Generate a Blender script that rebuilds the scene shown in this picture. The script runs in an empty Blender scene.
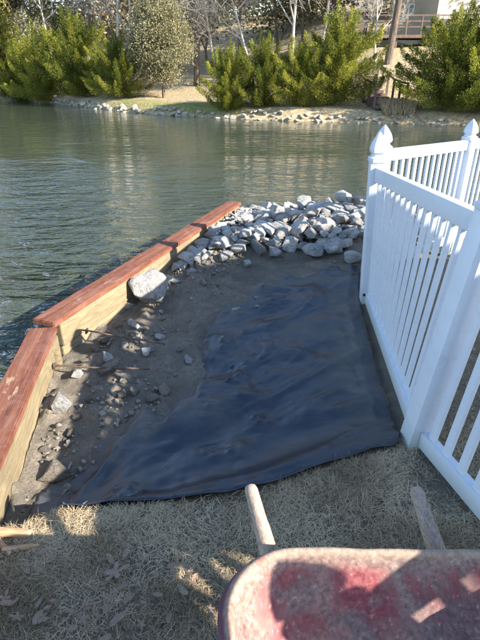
import bpy, bmesh, math, random
import numpy as np
from mathutils import Vector, Matrix, Euler

# ------------------------------------------------------------------ camera, sky, sun, exposure
scene = bpy.context.scene
C = scene.collection
R = math.radians
CAM_H, PITCH, FPX = 1.65, R(27.5), 481.0
SUN_AZ = (0.885, -0.466)          # horizontal direction towards the sun
SUN_EL = R(28.5)

cam_d = bpy.data.cameras.new('camera'); cam = bpy.data.objects.new('camera', cam_d); C.objects.link(cam)
cam.location = (0, 0, CAM_H); cam.rotation_euler = (math.pi / 2 - PITCH, 0, 0)
cam_d.sensor_fit = 'VERTICAL'; cam_d.sensor_height = 36.0; cam_d.lens = 36.0 * FPX / 640.0
cam_d.clip_start = 0.02; cam_d.clip_end = 2000
scene.camera = cam

world = bpy.data.worlds.new('World'); scene.world = world; world.use_nodes = True
wn = world.node_tree; wn.nodes.clear()
wo = wn.nodes.new('ShaderNodeOutputWorld'); wb = wn.nodes.new('ShaderNodeBackground'); ws = wn.nodes.new('ShaderNodeTexSky')
ws.sky_type = 'NISHITA'; ws.sun_disc = False; ws.sun_elevation = SUN_EL
ws.sun_rotation = math.atan2(SUN_AZ[0], SUN_AZ[1])
ws.air_density = 1.0; ws.dust_density = 0.3; ws.ozone_density = 2.0
wb.inputs['Strength'].default_value = 0.135
wn.links.new(ws.outputs[0], wb.inputs[0]); wn.links.new(wb.outputs[0], wo.inputs[0])

sd = bpy.data.lights.new('sun', 'SUN'); so = bpy.data.objects.new('sun', sd); C.objects.link(so)
sd.energy = 5.0; sd.angle = R(0.55); sd.color = (1.0, 0.93, 0.82)
ldir = Vector((SUN_AZ[0] * math.cos(SUN_EL), SUN_AZ[1] * math.cos(SUN_EL), math.sin(SUN_EL)))
so.rotation_euler = ldir.to_track_quat('Z', 'Y').to_euler(); so.location = (20, -6, 14)

scene.view_settings.view_transform = 'Standard'; scene.view_settings.look = 'None'
scene.view_settings.exposure = 1.65; scene.view_settings.gamma = 1.0
scene.render.resolution_x = 768; scene.render.resolution_y = 1024
scene.render.engine = 'CYCLES'

# ------------------------------------------------------------------ helpers
cp, sp_ = math.cos(PITCH), math.sin(PITCH)
def ray(px, py):
    u, v = px - 240.0, py - 320.0
    return Vector((u, FPX * cp - v * sp_, -(FPX * sp_ + v * cp)))
def P(px, py, z=0.0):                     # photo pixel -> point on the level z
    d = ray(px, py); t = (CAM_H - z) / -d.z
    return Vector((d.x * t, d.y * t, z))
def PY(px, py, Y):                        # photo pixel -> point at distance Y
    d = ray(px, py); t = Y / d.y
    return Vector((d.x * t, Y, CAM_H + d.z * t))

def vnoise(x, y, z=None, seed=0):         # smooth value noise, numpy, about -1..1
    x = np.asarray(x, float); y = np.asarray(y, float)
    z = np.zeros_like(x) if z is None else np.asarray(z, float)
    xi, yi, zi = np.floor(x).astype(np.int64), np.floor(y).astype(np.int64), np.floor(z).astype(np.int64)
    xf, yf, zf = x - xi, y - yi, z - zi
    s = lambda t: t * t * t * (t * (t * 6 - 15) + 10)
    xf, yf, zf = s(xf), s(yf), s(zf)
    def h(a, b, c):
        n = (a * 374761393 + b * 668265263 + c * 2147483647 + seed * 144665) & 0xffffffff
        n = ((n ^ (n >> 13)) * 1274126177) & 0xffffffff
        n = (n ^ (n >> 16)) & 0xffff
        return n / 32767.5 - 1.0
    r = 0
    for dx in (0, 1):
        for dy in (0, 1):
            for dz in (0, 1):
                w = (xf if dx else 1 - xf) * (yf if dy else 1 - yf) * (zf if dz else 1 - zf)
                r = r + w * h(xi + dx, yi + dy, zi + dz)
    return r
def fbm(x, y, o=4, seed=0, z=None):
    r, a = 0, 1.0
    for i in range(o):
        r = r + a * vnoise(x, y, z, seed + i * 7); x = x * 2.03 + 3.1; y = y * 2.03 + 1.7
        if z is not None: z = z * 2.03 + .9
        a *= .5
    return r
def sstep(a, b, x):
    t = np.clip((np.asarray(x, float) - a) / (b - a), 0, 1); return t * t * (3 - 2 * t)

def raw_mesh(name, verts, faces, smooth=False):
    me = bpy.data.meshes.new(name)
    verts = np.asarray(verts, np.float32); faces = np.asarray(faces, np.int32)
    n = faces.shape[1]
    me.vertices.add(len(verts)); me.vertices.foreach_set('co', verts.ravel())
    me.loops.add(faces.size); me.loops.foreach_set('vertex_index', faces.ravel())
    me.polygons.add(len(faces)); me.polygons.foreach_set('loop_start', np.arange(0, faces.size, n, dtype=np.int32))
    me.update(calc_edges=True)
    if smooth: me.polygons.foreach_set('use_smooth', np.ones(len(faces), bool))
    me.validate(); return me
def link(name, me, mat=None, parent=None, loc=None):
    o = bpy.data.objects.new(name, me); C.objects.link(o)
    if me is not None and mat is not None and not me.materials: me.materials.append(mat)
    if parent is not None: o.parent = parent
    if loc is not None: o.location = loc
    return o
def obj(name, bm, mat, parent=None, smooth=None, loc=None):
    me = bpy.data.meshes.new(name); bm.normal_update(); bm.to_mesh(me); bm.free()
    if smooth is not None:
        me.polygons.foreach_set('use_smooth', np.ones(len(me.polygons), bool))
        me.set_sharp_from_angle(angle=R(smooth))
    return link(name, me, mat, parent, loc)
def thing(name, label, cat, loc=(0, 0, 0), group=None, rot=(0, 0, 0)):
    o = bpy.data.objects.new(name, None); C.objects.link(o); o.location = loc; o.rotation_euler = rot
    o.empty_display_size = .1
    return tag(o, label, cat, group)
def tag(o, label, cat, group=None, kind=None):
    if label: o['label'] = label
    if cat: o['category'] = cat
    if group: o['group'] = group
    if kind: o['kind'] = kind
    return o
def struct(name, me, mat): o = link(name, me, mat); o['kind'] = 'structure'; return o

def add_box(bm, p0, p1, w, h, up=Vector((0, 0, 1)), bevel=0.0, z_off=0.0):
    """a beam from p0 to p1, w wide, h high, centred on the line"""
    p0, p1 = Vector(p0), Vector(p1); d = (p1 - p0); L = d.length; d.normalize()
    s = d.cross(up)
    if s.length < 1e-4: s = d.cross(Vector((0, 1, 0)))
    s.normalize(); u = s.cross(d)
    vs = []
    for q in (p0, p1):
        for a, b in ((-1, -1), (1, -1), (1, 1), (-1, 1)):
            vs.append(bm.verts.new(q + s * (a * w / 2) + u * (b * h / 2 + z_off)))
    fs = [(3, 2, 1, 0), (4, 5, 6, 7), (0, 1, 5, 4), (1, 2, 6, 5), (2, 3, 7, 6), (3, 0, 4, 7)]
    nf = [bm.faces.new([vs[i] for i in f]) for f in fs]
    if bevel:
        es = list({e for f in nf for e in f.edges})
        bmesh.ops.bevel(bm, geom=es, offset=bevel, segments=2, affect='EDGES', profile=.6)
    return vs
def add_tube(bm, pts, rads, n=8, cap=True):
    rings = []
    prev = None
    for i, p in enumerate(pts):
        p = Vector(p)
        a = Vector(pts[max(i - 1, 0)]); b = Vector(pts[min(i + 1, len(pts) - 1)])
        d = (b - a).normalized()
        if prev is None:
            s = d.cross(Vector((0, 0, 1)))
            if s.length < 1e-3: s = d.cross(Vector((0, 1, 0)))
        else:
            s = prev - d * prev.dot(d)
        s.normalize(); prev = s; u = s.cross(d)
        rings.append([bm.verts.new(p + (s * math.cos(t) + u * math.sin(t)) * rads[i]) for t in [2 * math.pi * k / n for k in range(n)]])
    for a, b in zip(rings[:-1], rings[1:]):
        for k in range(n):
            bm.faces.new((a[k], a[(k + 1) % n], b[(k + 1) % n], b[k]))
    if cap:
        bm.faces.new(list(reversed(rings[0]))); bm.faces.new(rings[-1])

# ------------------------------------------------------------------ materials
def mat(name, rough=.8, spec=.3):
    m = bpy.data.materials.new(name); m.use_nodes = True
    nt = m.node_tree; b = nt.nodes['Principled BSDF']
    b.inputs['Roughness'].default_value = rough; b.inputs['Specular IOR Level'].default_value = spec
    return m, nt, b
def node(nt, t, **kw):
    n = nt.nodes.new(t)
    for k, v in kw.items():
        if k in n.inputs: n.inputs[k].default_value = v
        else: setattr(n, k, v)
    return n
def coords(nt, scale=(1, 1, 1), rot=(0, 0, 0), space='Object'):
    tc = node(nt, 'ShaderNodeTexCoord'); mp = node(nt, 'ShaderNodeMapping')
    mp.inputs['Scale'].default_value = scale; mp.inputs['Rotation'].default_value = rot
    nt.links.new(tc.outputs[space], mp.inputs[0]); return mp.outputs[0]
def noise_n(nt, vec, scale, detail=5, rough=.6, dist=0):
    n = node(nt, 'ShaderNodeTexNoise'); n.inputs['Scale'].default_value = scale
    n.inputs['Detail'].default_value = detail; n.inputs['Roughness'].default_value = rough; n.inputs['Distortion'].default_value = dist
    if vec is not None: nt.links.new(vec, n.inputs['Vector'])
    return n.outputs['Fac']
def ramp(nt, fac, stops):
    n = node(nt, 'ShaderNodeValToRGB'); e = n.color_ramp.elements
    while len(e) < len(stops): e.new(.5)
    for el, (p, c) in zip(e, stops):
        el.position = p; el.color = (*c, 1) if len(c) == 3 else c
    nt.links.new(fac, n.inputs[0]); return n.outputs[0]
def mixc(nt, fac, a, b, blend='MIX'):
    n = node(nt, 'ShaderNodeMix'); n.data_type = 'RGBA'; n.blend_type = blend
    for sock, v in ((n.inputs[0], fac), (n.inputs[6], a), (n.inputs[7], b)):
        if isinstance(v, (int, float)): sock.default_value = v
        elif isinstance(v, tuple): sock.default_value = (*v, 1)
        else: nt.links.new(v, sock)
    return n.outputs[2]
def bump(nt, b, h, dist=.01, strength=1.0):
    n = node(nt, 'ShaderNodeBump'); n.inputs['Distance'].default_value = dist; n.inputs['Strength'].default_value = strength
    nt.links.new(h, n.inputs['Height']); nt.links.new(n.outputs[0], b.inputs['Normal']); return n
def math_n(nt, op, a, b=None):
    n = node(nt, 'ShaderNodeMath'); n.operation = op
    for i, v in enumerate((a, b)):
        if v is None: continue
        if isinstance(v, (int, float)): n.inputs[i].default_value = v
        else: nt.links.new(v, n.inputs[i])
    return n.outputs[0]

def m_water():
    m, nt, b = mat('water', .035, .5); b.inputs['IOR'].default_value = 1.42
    b.inputs['Base Color'].default_value = (.046, .057, .042, 1)
    v = coords(nt, (1.0, 2.1, 1), (0, 0, R(-24)))
    v2 = coords(nt, (1.0, 1.9, 1), (0, 0, R(18)))
    a = noise_n(nt, v, 1.7, 3, .5, .5); c = noise_n(nt, v2, 4.6, 3, .55, .4); d = noise_n(nt, v, .55, 2, .5)
    big = noise_n(nt, coords(nt, (.5, 1.6, 1), (0, 0, R(-10))), .22, 2, .5)
    amp = ramp(nt, big, [(.3, (.45,) * 3), (.7, (1.15,) * 3)])
    h = math_n(nt, 'ADD', math_n(nt, 'MULTIPLY', a, .75), math_n(nt, 'MULTIPLY', c, .26))
    h = math_n(nt, 'MULTIPLY', h, amp)
    h = math_n(nt, 'ADD', h, math_n(nt, 'MULTIPLY', d, .6))
    g = node(nt, 'ShaderNodeNewGeometry'); sx = node(nt, 'ShaderNodeSeparateXYZ'); nt.links.new(g.outputs['Position'], sx.inputs[0])
    calm = node(nt, 'ShaderNodeMapRange'); nt.links.new(sx.outputs[1], calm.inputs[0])       # sheltered water under the far bank
    for i, q in ((1, 3.0), (2, 14.0), (3, 1.05), (4, .07)): calm.inputs[i].default_value = q
    h = math_n(nt, 'MULTIPLY', h, calm.outputs[0])
    bump(nt, b, h, .40, 1.0)
    return m
def m_ground():
    m, nt, b = mat('soil_and_thatch', .95, .15)
    v = coords(nt)
    at = node(nt, 'ShaderNodeAttribute'); at.attribute_name = 'soil'
    n1 = noise_n(nt, v, 7, 8, .65); n2 = noise_n(nt, v, 60, 6, .7); n3 = noise_n(nt, v, 2.2, 4, .6)
    soil = ramp(nt, n1, [(.3, (.14, .112, .083)), (.52, (.245, .203, .152)), (.72, (.34, .29, .225))])
    soil = mixc(nt, ramp(nt, n2, [(.38, (0,) * 3), (.62, (1,) * 3)]), soil, (.17, .15, .12), 'MIX')
    soil = mixc(nt, ramp(nt, n3, [(.45, (0,) * 3), (.66, (.6,) * 3)]), soil, (.10, .09, .077))
    th = ramp(nt, n2, [(.3, (.10, .08, .05)), (.55, (.22, .175, .12)), (.75, (.36, .295, .20))])
    nt.links.new(mixc(nt, at.outputs['Fac'], th, soil), b.inputs['Base Color'])
    bump(nt, b, math_n(nt, 'ADD', n2, math_n(nt, 'MULTIPLY', n1, 2.0)), .02, .9)
    return m
def m_rock(name, stops, warm):
    m, nt, b = mat(name, .85, .25)
    v = coords(nt); oi = node(nt, 'ShaderNodeObjectInfo')
    vv = node(nt, 'ShaderNodeVectorMath'); vv.operation = 'ADD'
    nt.links.new(v, vv.inputs[0]); cx = node(nt, 'ShaderNodeCombineXYZ')
    k = math_n(nt, 'MULTIPLY', oi.outputs['Random'], 37.0)
    for i in range(3): nt.links.new(k, cx.inputs[i])
    nt.links.new(cx.outputs[0], vv.inputs[1]); v = vv.outputs[0]
    n1 = noise_n(nt, v, 2.2, 6, .65, .6); n2 = noise_n(nt, v, 14, 6, .75); n3 = noise_n(nt, v, 1.1, 3, .5)
    c = ramp(nt, n1, stops)
    sp = ramp(nt, n2, [(.36, (.45,) * 3), (.5, (1,) * 3), (.68, (1.25,) * 3)])
    c = mixc(nt, .85, c, sp, 'MULTIPLY')
    c = mixc(nt, ramp(nt, n3, [(.5, (0,) * 3), (.68, (.5,) * 3)]), c, warm)
    t = node(nt, 'ShaderNodeMapRange'); nt.links.new(oi.outputs['Random'], t.inputs[0]); t.inputs[3].default_value = .72; t.inputs[4].default_value = 1.2
    c = mixc(nt, 1.0, c, t.outputs[0], 'MULTIPLY')
    nt.links.new(c, b.inputs['Base Color']); bump(nt, b, math_n(nt, 'ADD', n2, math_n(nt, 'MULTIPLY', n1, 1.6)), .09, .8)
    return m
def m_cap():
    m, nt, b = mat('worn_red_paint', .72, .2)
    v = coords(nt, (7, .5, 7)); v0 = coords(nt)
    g = noise_n(nt, v, 4, 7, .7); s = noise_n(nt, v0, 7, 6, .7, .5); w = noise_n(nt, coords(nt, (3, 1, 3)), 3.2, 8, .75)
    red = ramp(nt, g, [(.3, (.085, .028, .018)), (.5, (.17, .062, .036)), (.7, (.25, .115, .07))])
    red = mixc(nt, ramp(nt, s, [(.48, (0,) * 3), (.68, (.55,) * 3)]), red, (.27, .14, .11))
    c = mixc(nt, ramp(nt, w, [(.60, (0,) * 3), (.635, (.85,) * 3)]), red, (.36, .26, .16))
    nt.links.new(c, b.inputs['Base Color']); bump(nt, b, g, .012, .8); return m
def m_timber():
    m, nt, b = mat('pale_treated_timber', .85, .2)
    v = coords(nt, (3.0, 1.2, 7)); g = noise_n(nt, v, 2.2, 8, .72, 1.4); s = noise_n(nt, coords(nt), 5, 5, .65, .4); k = noise_n(nt, coords(nt, (1, .6, 1.6)), 8, 4, .6)
    c = ramp(nt, g, [(.3, (.13, .10, .06)), (.5, (.23, .18, .105)), (.72, (.31, .26, .165))])
    c = mixc(nt, ramp(nt, s, [(.52, (0,) * 3), (.66, (.7,) * 3)]), c, (.17, .14, .10))
    c = mixc(nt, ramp(nt, k, [(.66, (0,) * 3), (.74, (.7,) * 3)]), c, (.36, .10, .03))
    nt.links.new(c, b.inputs['Base Color']); bump(nt, b, g, .012, .7); return m
def m_fabric():
    m, nt, b = mat('black_woven_fabric', .36, .7)
    v = coords(nt); n = noise_n(nt, v, 2.6, 7, .7, .8); d = noise_n(nt, coords(nt, (1, 2.4, 1), (0, 0, R(35))), 5, 8, .75, .6)
    at = node(nt, 'ShaderNodeAttribute'); at.attribute_name = 'dust'
    c = ramp(nt, n, [(.3, (.004, .008, .016)), (.7, (.008, .014, .028))])
    dm = math_n(nt, 'ADD', math_n(nt, 'MULTIPLY', ramp(nt, d, [(.55, (0,) * 3), (.75, (.32,) * 3)]), 1.0), math_n(nt, 'MULTIPLY', at.outputs['Fac'], ramp(nt, d, [(.35, (.15,) * 3), (.62, (1,) * 3)])))
    c = mixc(nt, dm, c, (.11, .10, .085))
    nt.links.new(c, b.inputs['Base Color'])
    r = math_n(nt, 'ADD', math_n(nt, 'MULTIPLY', dm, .5), .30); nt.links.new(r, b.inputs['Roughness'])
    wv = node(nt, 'ShaderNodeTexWave'); wv.inputs['Scale'].default_value = 62; wv.inputs['Distortion'].default_value = .4
    nt.links.new(v, wv.inputs['Vector'])
    fine = noise_n(nt, v, 16, 5, .6, .5)
    bump(nt, b, math_n(nt, 'ADD', math_n(nt, 'MULTIPLY', wv.outputs['Fac'], .035), fine), .008, .35); return m
def m_vinyl():
    m, nt, b = mat('white_vinyl', .38, .4)
    v = coords(nt, space='Object'); n = noise_n(nt, v, 3, 6, .7); f = noise_n(nt, v, 22, 5, .7, .5)
    c = ramp(nt, n, [(.3, (.56, .60, .67)), (.6, (.61, .65, .715))])  # blue of the skylit shade is tinted into the white
    c = mixc(nt, ramp(nt, f, [(.54, (0,) * 3), (.76, (.5,) * 3)]), c, (.46, .47, .44))
    g = node(nt, 'ShaderNodeNewGeometry'); sx = node(nt, 'ShaderNodeSeparateXYZ'); nt.links.new(g.outputs['Position'], sx.inputs[0])
    low = ramp(nt, math_n(nt, 'ADD', sx.outputs[2], math_n(nt, 'MULTIPLY', f, .12)), [(.02, (.75,) * 3), (.2, (0,) * 3)])
    c = mixc(nt, low, c, (.42, .45, .36))          # green algae and splash dirt along the foot
    nt.links.new(c, b.inputs['Base Color']); return m
def m_simple(name, stops, scale=10, rough=.8, spec=.3, sc=(1, 1, 1), bd=.01, metallic=0, space='Object'):
    m, nt, b = mat(name, rough, spec); n = noise_n(nt, coords(nt, sc, space=space), scale, 6, .68, .3)
    nt.links.new(ramp(nt, n, stops), b.inputs['Base Color']); b.inputs['Metallic'].default_value = metallic
    if bd: bump(nt, b, n, bd, .8)
    return m
def m_tray():
    m, nt, b = mat('scuffed_barrow_paint', .7, .25)
    v = coords(nt); n = noise_n(nt, v, 6, 8, .72, .8); s = noise_n(nt, coords(nt, (16, 4, 6), (0, 0, R(25))), 4, 8, .75, 1.2); f = noise_n(nt, v, 75, 4, .6, .1)
    g = node(nt, 'ShaderNodeNewGeometry')
    at = node(nt, 'ShaderNodeAttribute'); at.attribute_name = 'rim'
    red = ramp(nt, f, [(.3, (.13, .022, .03)), (.5, (.23, .045, .055)), (.7, (.29, .09, .09))])
    crust = ramp(nt, f, [(.34, (.15, .095, .08)), (.5, (.235, .165, .135)), (.66, (.31, .235, .195))])
    dirt = ramp(nt, f, [(.35, (.11, .085, .08)), (.65, (.22, .175, .155))])
    big = noise_n(nt, v, 2.6, 5, .6, .7)
    at3 = node(nt, 'ShaderNodeAttribute'); at3.attribute_name = 'upper'
    inner = mixc(nt, math_n(nt, 'MULTIPLY', at3.outputs['Fac'], ramp(nt, math_n(nt, 'ADD', big, math_n(nt, 'MULTIPLY', math_n(nt, 'SUBTRACT', f, .5), .25)), [(.50, (.10,) * 3), (.56, (.85,) * 3)])), crust, red)
    inner = mixc(nt, ramp(nt, noise_n(nt, v, 3.4, 6, .65, .4), [(.52, (0,) * 3), (.60, (.75,) * 3)]), inner, dirt)
    sl = math_n(nt, 'ABSOLUTE', math_n(nt, 'SUBTRACT', s, .5))
    inner = mixc(nt, math_n(nt, 'MULTIPLY', ramp(nt, sl, [(.006, (.75,) * 3), (.02, (0,) * 3)]), ramp(nt, n, [(.45, (0,) * 3), (.6, (1,) * 3)])), inner, (.12, .03, .035))
    inner = mixc(nt, ramp(nt, f, [(.62, (0,) * 3), (.70, (.6,) * 3)]), inner, (.40, .34, .29))
    rimc = mixc(nt, ramp(nt, n, [(.54, (0,) * 3), (.66, (.7,) * 3)]), ramp(nt, f, [(.3, (.22, .15, .11)), (.7, (.36, .27, .2))]), (.24, .07, .065))
    c = mixc(nt, at.outputs['Fac'], inner, rimc)
    outer = ramp(nt, n, [(.3, (.055, .02, .04)), (.6, (.10, .04, .065)), (.8, (.18, .11, .10))])
    at2 = node(nt, 'ShaderNodeAttribute'); at2.attribute_name = 'outside'
    c = mixc(nt, at2.outputs['Fac'], c, outer)
    nt.links.new(c, b.inputs['Base Color']); bump(nt, b, f, .0015, .6); return m
def m_leaf(name, lo, mid, hi, trans=.25):
    m, nt, b = mat(name, .75, .12)
    g = node(nt, 'ShaderNodeNewGeometry'); at = node(nt, 'ShaderNodeAttribute'); at.attribute_name = 'tone'
    oi = node(nt, 'ShaderNodeObjectInfo')
    f = math_n(nt, 'ADD', math_n(nt, 'MULTIPLY', g.outputs['Random Per Island'], .40), math_n(nt, 'MULTIPLY', at.outputs['Fac'], .60))
    f = math_n(nt, 'ADD', f, math_n(nt, 'MULTIPLY', math_n(nt, 'SUBTRACT', oi.outputs['Random'], .5), .22))
    c = ramp(nt, f, [(.12, lo), (.5, mid), (.88, hi)])
    nt.links.new(c, b.inputs['Base Color'])
    tr = node(nt, 'ShaderNodeBsdfTranslucent'); nt.links.new(c, tr.inputs[0]); mx = node(nt, 'ShaderNodeMixShader'); mx.inputs[0].default_value = trans
    out = nt.nodes['Material Output']
    nt.links.new(b.outputs[0], mx.inputs[1]); nt.links.new(tr.outputs[0], mx.inputs[2]); nt.links.new(mx.outputs[0], out.inputs[0]); return m
def m_bank():
    m, nt, b = mat('far_bank_ground', .95, .1)
    v = coords(nt); n = noise_n(nt, v, .5, 6, .65); f = noise_n(nt, v, 5, 7, .7)
    c = ramp(nt, f, [(.3, (.24, .175, .10)), (.5, (.40, .315, .19)), (.7, (.54, .44, .29))])
    at = node(nt, 'ShaderNodeAttribute'); at.attribute_name = 'green'
    c = mixc(nt, math_n(nt, 'MULTIPLY', at.outputs['Fac'], ramp(nt, n, [(.3, (.5,) * 3), (.6, (1,) * 3)])), c, ramp(nt, f, [(.3, (.14, .15, .04)), (.7, (.32, .30, .11))]))
    nt.links.new(c, b.inputs['Base Color']); bump(nt, b, f, .15, .8); return m

M = dict(
    water=m_water(), ground=m_ground(), cap=m_cap(), timber=m_timber(), fabric=m_fabric(), vinyl=m_vinyl(), tray=m_tray(), bank=m_bank(),
    rock=m_rock('grey_granite', [(.28, (.36, .35, .335)), (.5, (.57, .55, .52)), (.72, (.74, .72, .68))], (.54, .47, .38)),
    mudrock=m_rock('muddy_stone', [(.28, (.16, .14, .112)), (.5, (.26, .228, .184)), (.72, (.36, .32, .26))], (.28, .225, .16)),
    shorerock=m_rock('shore_stone', [(.28, (.38, .33, .26)), (.5, (.56, .50, .40)), (.72, (.70, .64, .54))], (.46, .37, .25)),
    rust=m_simple('rusty_iron', [(.3, (.045, .03, .023)), (.5, (.10, .065, .048)), (.7, (.17, .12, .095))], 30, .8),
    handle=m_simple('weathered_ash_wood', [(.3, (.20, .15, .11)), (.5, (.34, .26, .20)), (.7, (.46, .38, .31))], 4, .75, .25, (34, 2.5, 34), .003),
    scrap=m_simple('broken_scrap_wood', [(.3, (.30, .15, .07)), (.5, (.46, .30, .17)), (.7, (.62, .48, .32))], 4, .8, .2, (9, 2, 9)),
    steel=m_simple('dull_steel', [(.3, (.10, .10, .10)), (.7, (.22, .21, .2))], 20, .5, .5, metallic=.7),
    rubber=m_simple('tyre_rubber', [(.3, (.02, .02, .02)), (.7, (.04, .04, .038))], 20, .8),
    black=m_simple('black_plastic', [(.3, (.015,) * 3), (.7, (.03,) * 3)], 20, .5),
    straw=m_leaf('dormant_grass', (.24, .175, .10), (.46, .36, .225), (.66, .54, .36), .2),
    leaf=m_simple('dead_oak_leaf', [(.3, (.17, .10, .065)), (.5, (.27, .185, .13)), (.7, (.38, .29, .22))], 14, .75, .2, bd=.003),
    twig=m_simple('dry_twig', [(.3, (.18, .12, .08)), (.7, (.36, .26, .18))], 30, .85),
    juniper=m_leaf('juniper_needles', (.032, .050, .012), (.15, .17, .026), (.42, .39, .065), .28),  # dark to pale spread paints in shadowed green and sunlit tips
    yellowleaf=m_leaf('yellow_green_leaves', (.08, .10, .02), (.20, .20, .04), (.34, .30, .07), .35),
    olive=m_leaf('olive_evergreen_leaves', (.075, .076, .036), (.21, .195, .105), (.37, .335, .20), .35),
    brownleaf=m_leaf('sparse_brown_leaves', (.20, .155, .105), (.38, .31, .21), (.54, .45, .32), .35),
    pineneedle=m_leaf('pine_needles', (.02, .035, .015), (.05, .07, .025), (.10, .11, .04), .2),
    bark=m_simple('brown_bark', [(.3, (.06, .045, .035)), (.5, (.14, .105, .08)), (.7, (.24, .19, .15))], 3, .95, .1, (4, 4, .8), .05),
    palebark=m_simple('pale_bark', [(.3, (.26, .23, .19)), (.5, (.45, .41, .36)), (.7, (.62, .58, .52))], 3, .9, .1, (3, 3, .8), .03),
    siding=m_simple('cream_siding', [(.3, (.50, .44, .34)), (.7, (.58, .52, .42))], 2, .8, .2, (.3, .3, 6), .01),
    shingle=m_simple('grey_roof_shingle', [(.3, (.10, .095, .09)), (.7, (.18, .17, .16))], 6, .9),
    deckwood=m_simple('dark_deck_wood', [(.3, (.09, .06, .05)), (.7, (.19, .13, .11))], 4, .85),
    trim=m_simple('window_trim', [(.3, (.62, .60, .55)), (.7, (.7, .68, .63))], 3, .6, bd=0),
)
mg, _nt, _b = mat('window_glass', .05, .5); _b.inputs['Base Color'].default_value = (.02, .025, .03, 1); M['glass'] = mg

# ------------------------------------------------------------------ key lines of the place
CAPZ, WATERZ = 0.15, -0.42
capA0, capC, capE = P(0, 461, CAPZ), P(57, 325, CAPZ), P(241, 204, CAPZ)        # inner edge of the cap
dirA = (capA0 - capC).normalized(); dirB = (capE - capC).normalized()
capA_end = capC + dirA * 3.6
post0 = P(414, 441, 0.0); post1 = P(367, 299, 0.0)
d1 = (post1 - post0).normalized()
dir2 = Vector((.247, -.969, 0)).normalized()
postM = post0 + dir2 * 1.80                    # next post towards and past the camera
postN = postM + dir2 * 1.8
post2 = Vector((post1.x + .17, post1.y + .64, -.02))
post3 = Vector((post2.x + 1.12, post2.y + .98, -.06))
post4 = post3 + Vector((1.2, 1.0, -.05))
front_px = [(-60, 534), (28, 530), (60, 514), (110, 507), (200, 499), (262, 488), (330, 465), (408, 446)]
front = [P(a, b, 0) for a, b in front_px]
FX = np.array([p.x for p in front]); FY = np.array([p.y for p in front])
wy = np.array([capA_end.y, capC.y, capE.y, capE.y + 3]); wx = np.array([capA_end.x, capC.x, capE.x, capE.x + 3 * dirB.x / dirB.y])
fy = np.array([postN.y, postM.y, post0.y, post1.y, post2.y, post2.y + 4]); fx = np.array([postN.x, postM.x, post0.x, post1.x, post2.x, post2.x + .8])
def wall_x(y): return np.interp(y, wy, wx)
def fence_x(y): return np.interp(y, fy, fx)

def ground_z(x, y, soil_only=False):
    x = np.asarray(x, float); y = np.asarray(y, float)
    fxv = fence_x(y)
    left = sstep(0.0, 1.0, (fxv - .04 - x) / 1.15)
    f = y - np.interp(x, FX, FY)
    wid = np.interp(x, [-.9, -.55, .3, .8], [.07, .10, .35, .3])
    m = sstep(0, 1, f / wid)
    inside = sstep(-.02, .06, fxv - x)
    z = -(.035 + .085 * left) * m * inside
    pit = np.exp(-(((x + .80) / .24) ** 2 + ((y - 1.75) / .30) ** 2)) * .10 * m
    z = z - pit
    wd = x - wall_x(y)
    z = z + .12 * sstep(3.55, 4.6, y) * (1 - sstep(.15, .75, wd)) * (1 - sstep(5.6, 6.3, y))
    # the heap under the rocks, then the slope into the water
    edge = 5.9 + .22 * np.clip(x, -1, 4)
    heap = sstep(4.45, 5.3, y) * (1 - sstep(edge - .2, edge + 1.0, y))
    z = z + .10 * heap * inside
    z = z - 1.1 * sstep(edge - .1, edge + 1.5, y)
    z = z + (1 - inside) * -.22 * sstep(3.9, 5.2, y)
    soil = np.clip(np.maximum(m * inside, sstep(3.9, 4.6, y)), 0, 1)
    rough = fbm(x * 5, y * 5, 4, 3) * .012 * (.35 + soil) + fbm(x * 22, y * 22, 3, 11) * .006 * soil
    lump = np.maximum(0, fbm(x * 9 + 4, y * 9, 3, 21)) * .040 * soil * sstep(.35, .9, left) * (1 - sstep(4.3, 4.8, y))
    z = z + rough + lump + fbm(x * 1.3, y * 1.3, 2, 5) * .012 * (1 - soil)
    return z, soil, m * inside

# ------------------------------------------------------------------ setting: water, ground, far bank
wm = raw_mesh('water', [(-300, -60, WATERZ), (300, -60, WATERZ), (300, 500, WATERZ), (-300, 500, WATERZ)], [(0, 1, 2, 3)])
struct('water', wm, M['water'])

def build_ground():
    ys = np.concatenate([np.linspace(-9, -.5, 30), np.linspace(-.4, 5.2, 300), np.linspace(5.24, 8.5, 60)])
    us = np.concatenate([np.linspace(0, 2.6, 170), np.linspace(2.7, 14, 50)])
    Y, U = np.meshgrid(ys, us, indexing='ij')
    X = wall_x(Y) - .030 + U
    Z, S, _ = ground_z(X, Y)
    # bare dark soil by the foot of the fence
    bare = np.exp(-(((X - (post0.x + .02)) / .16) ** 2 + ((Y - (post0.y - .28)) / .30) ** 2))
    S2 = np.clip(S + 1.2 * bare * (1 - S), 0, 1)
    ny, nx = X.shape
    idx = np.arange(ny * nx).reshape(ny, nx)
    F = np.stack([idx[:-1, :-1], idx[:-1, 1:], idx[1:, 1:], idx[1:, :-1]], -1).reshape(-1, 4)
    me = raw_mesh('ground', np.stack([X, Y, Z], -1).reshape(-1, 3), F, True)
    a = me.attributes.new('soil', 'FLOAT', 'POINT'); a.data.foreach_set('value', S2.ravel().astype(np.float32))
    return struct('ground', me, M['ground'])
build_ground()

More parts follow.
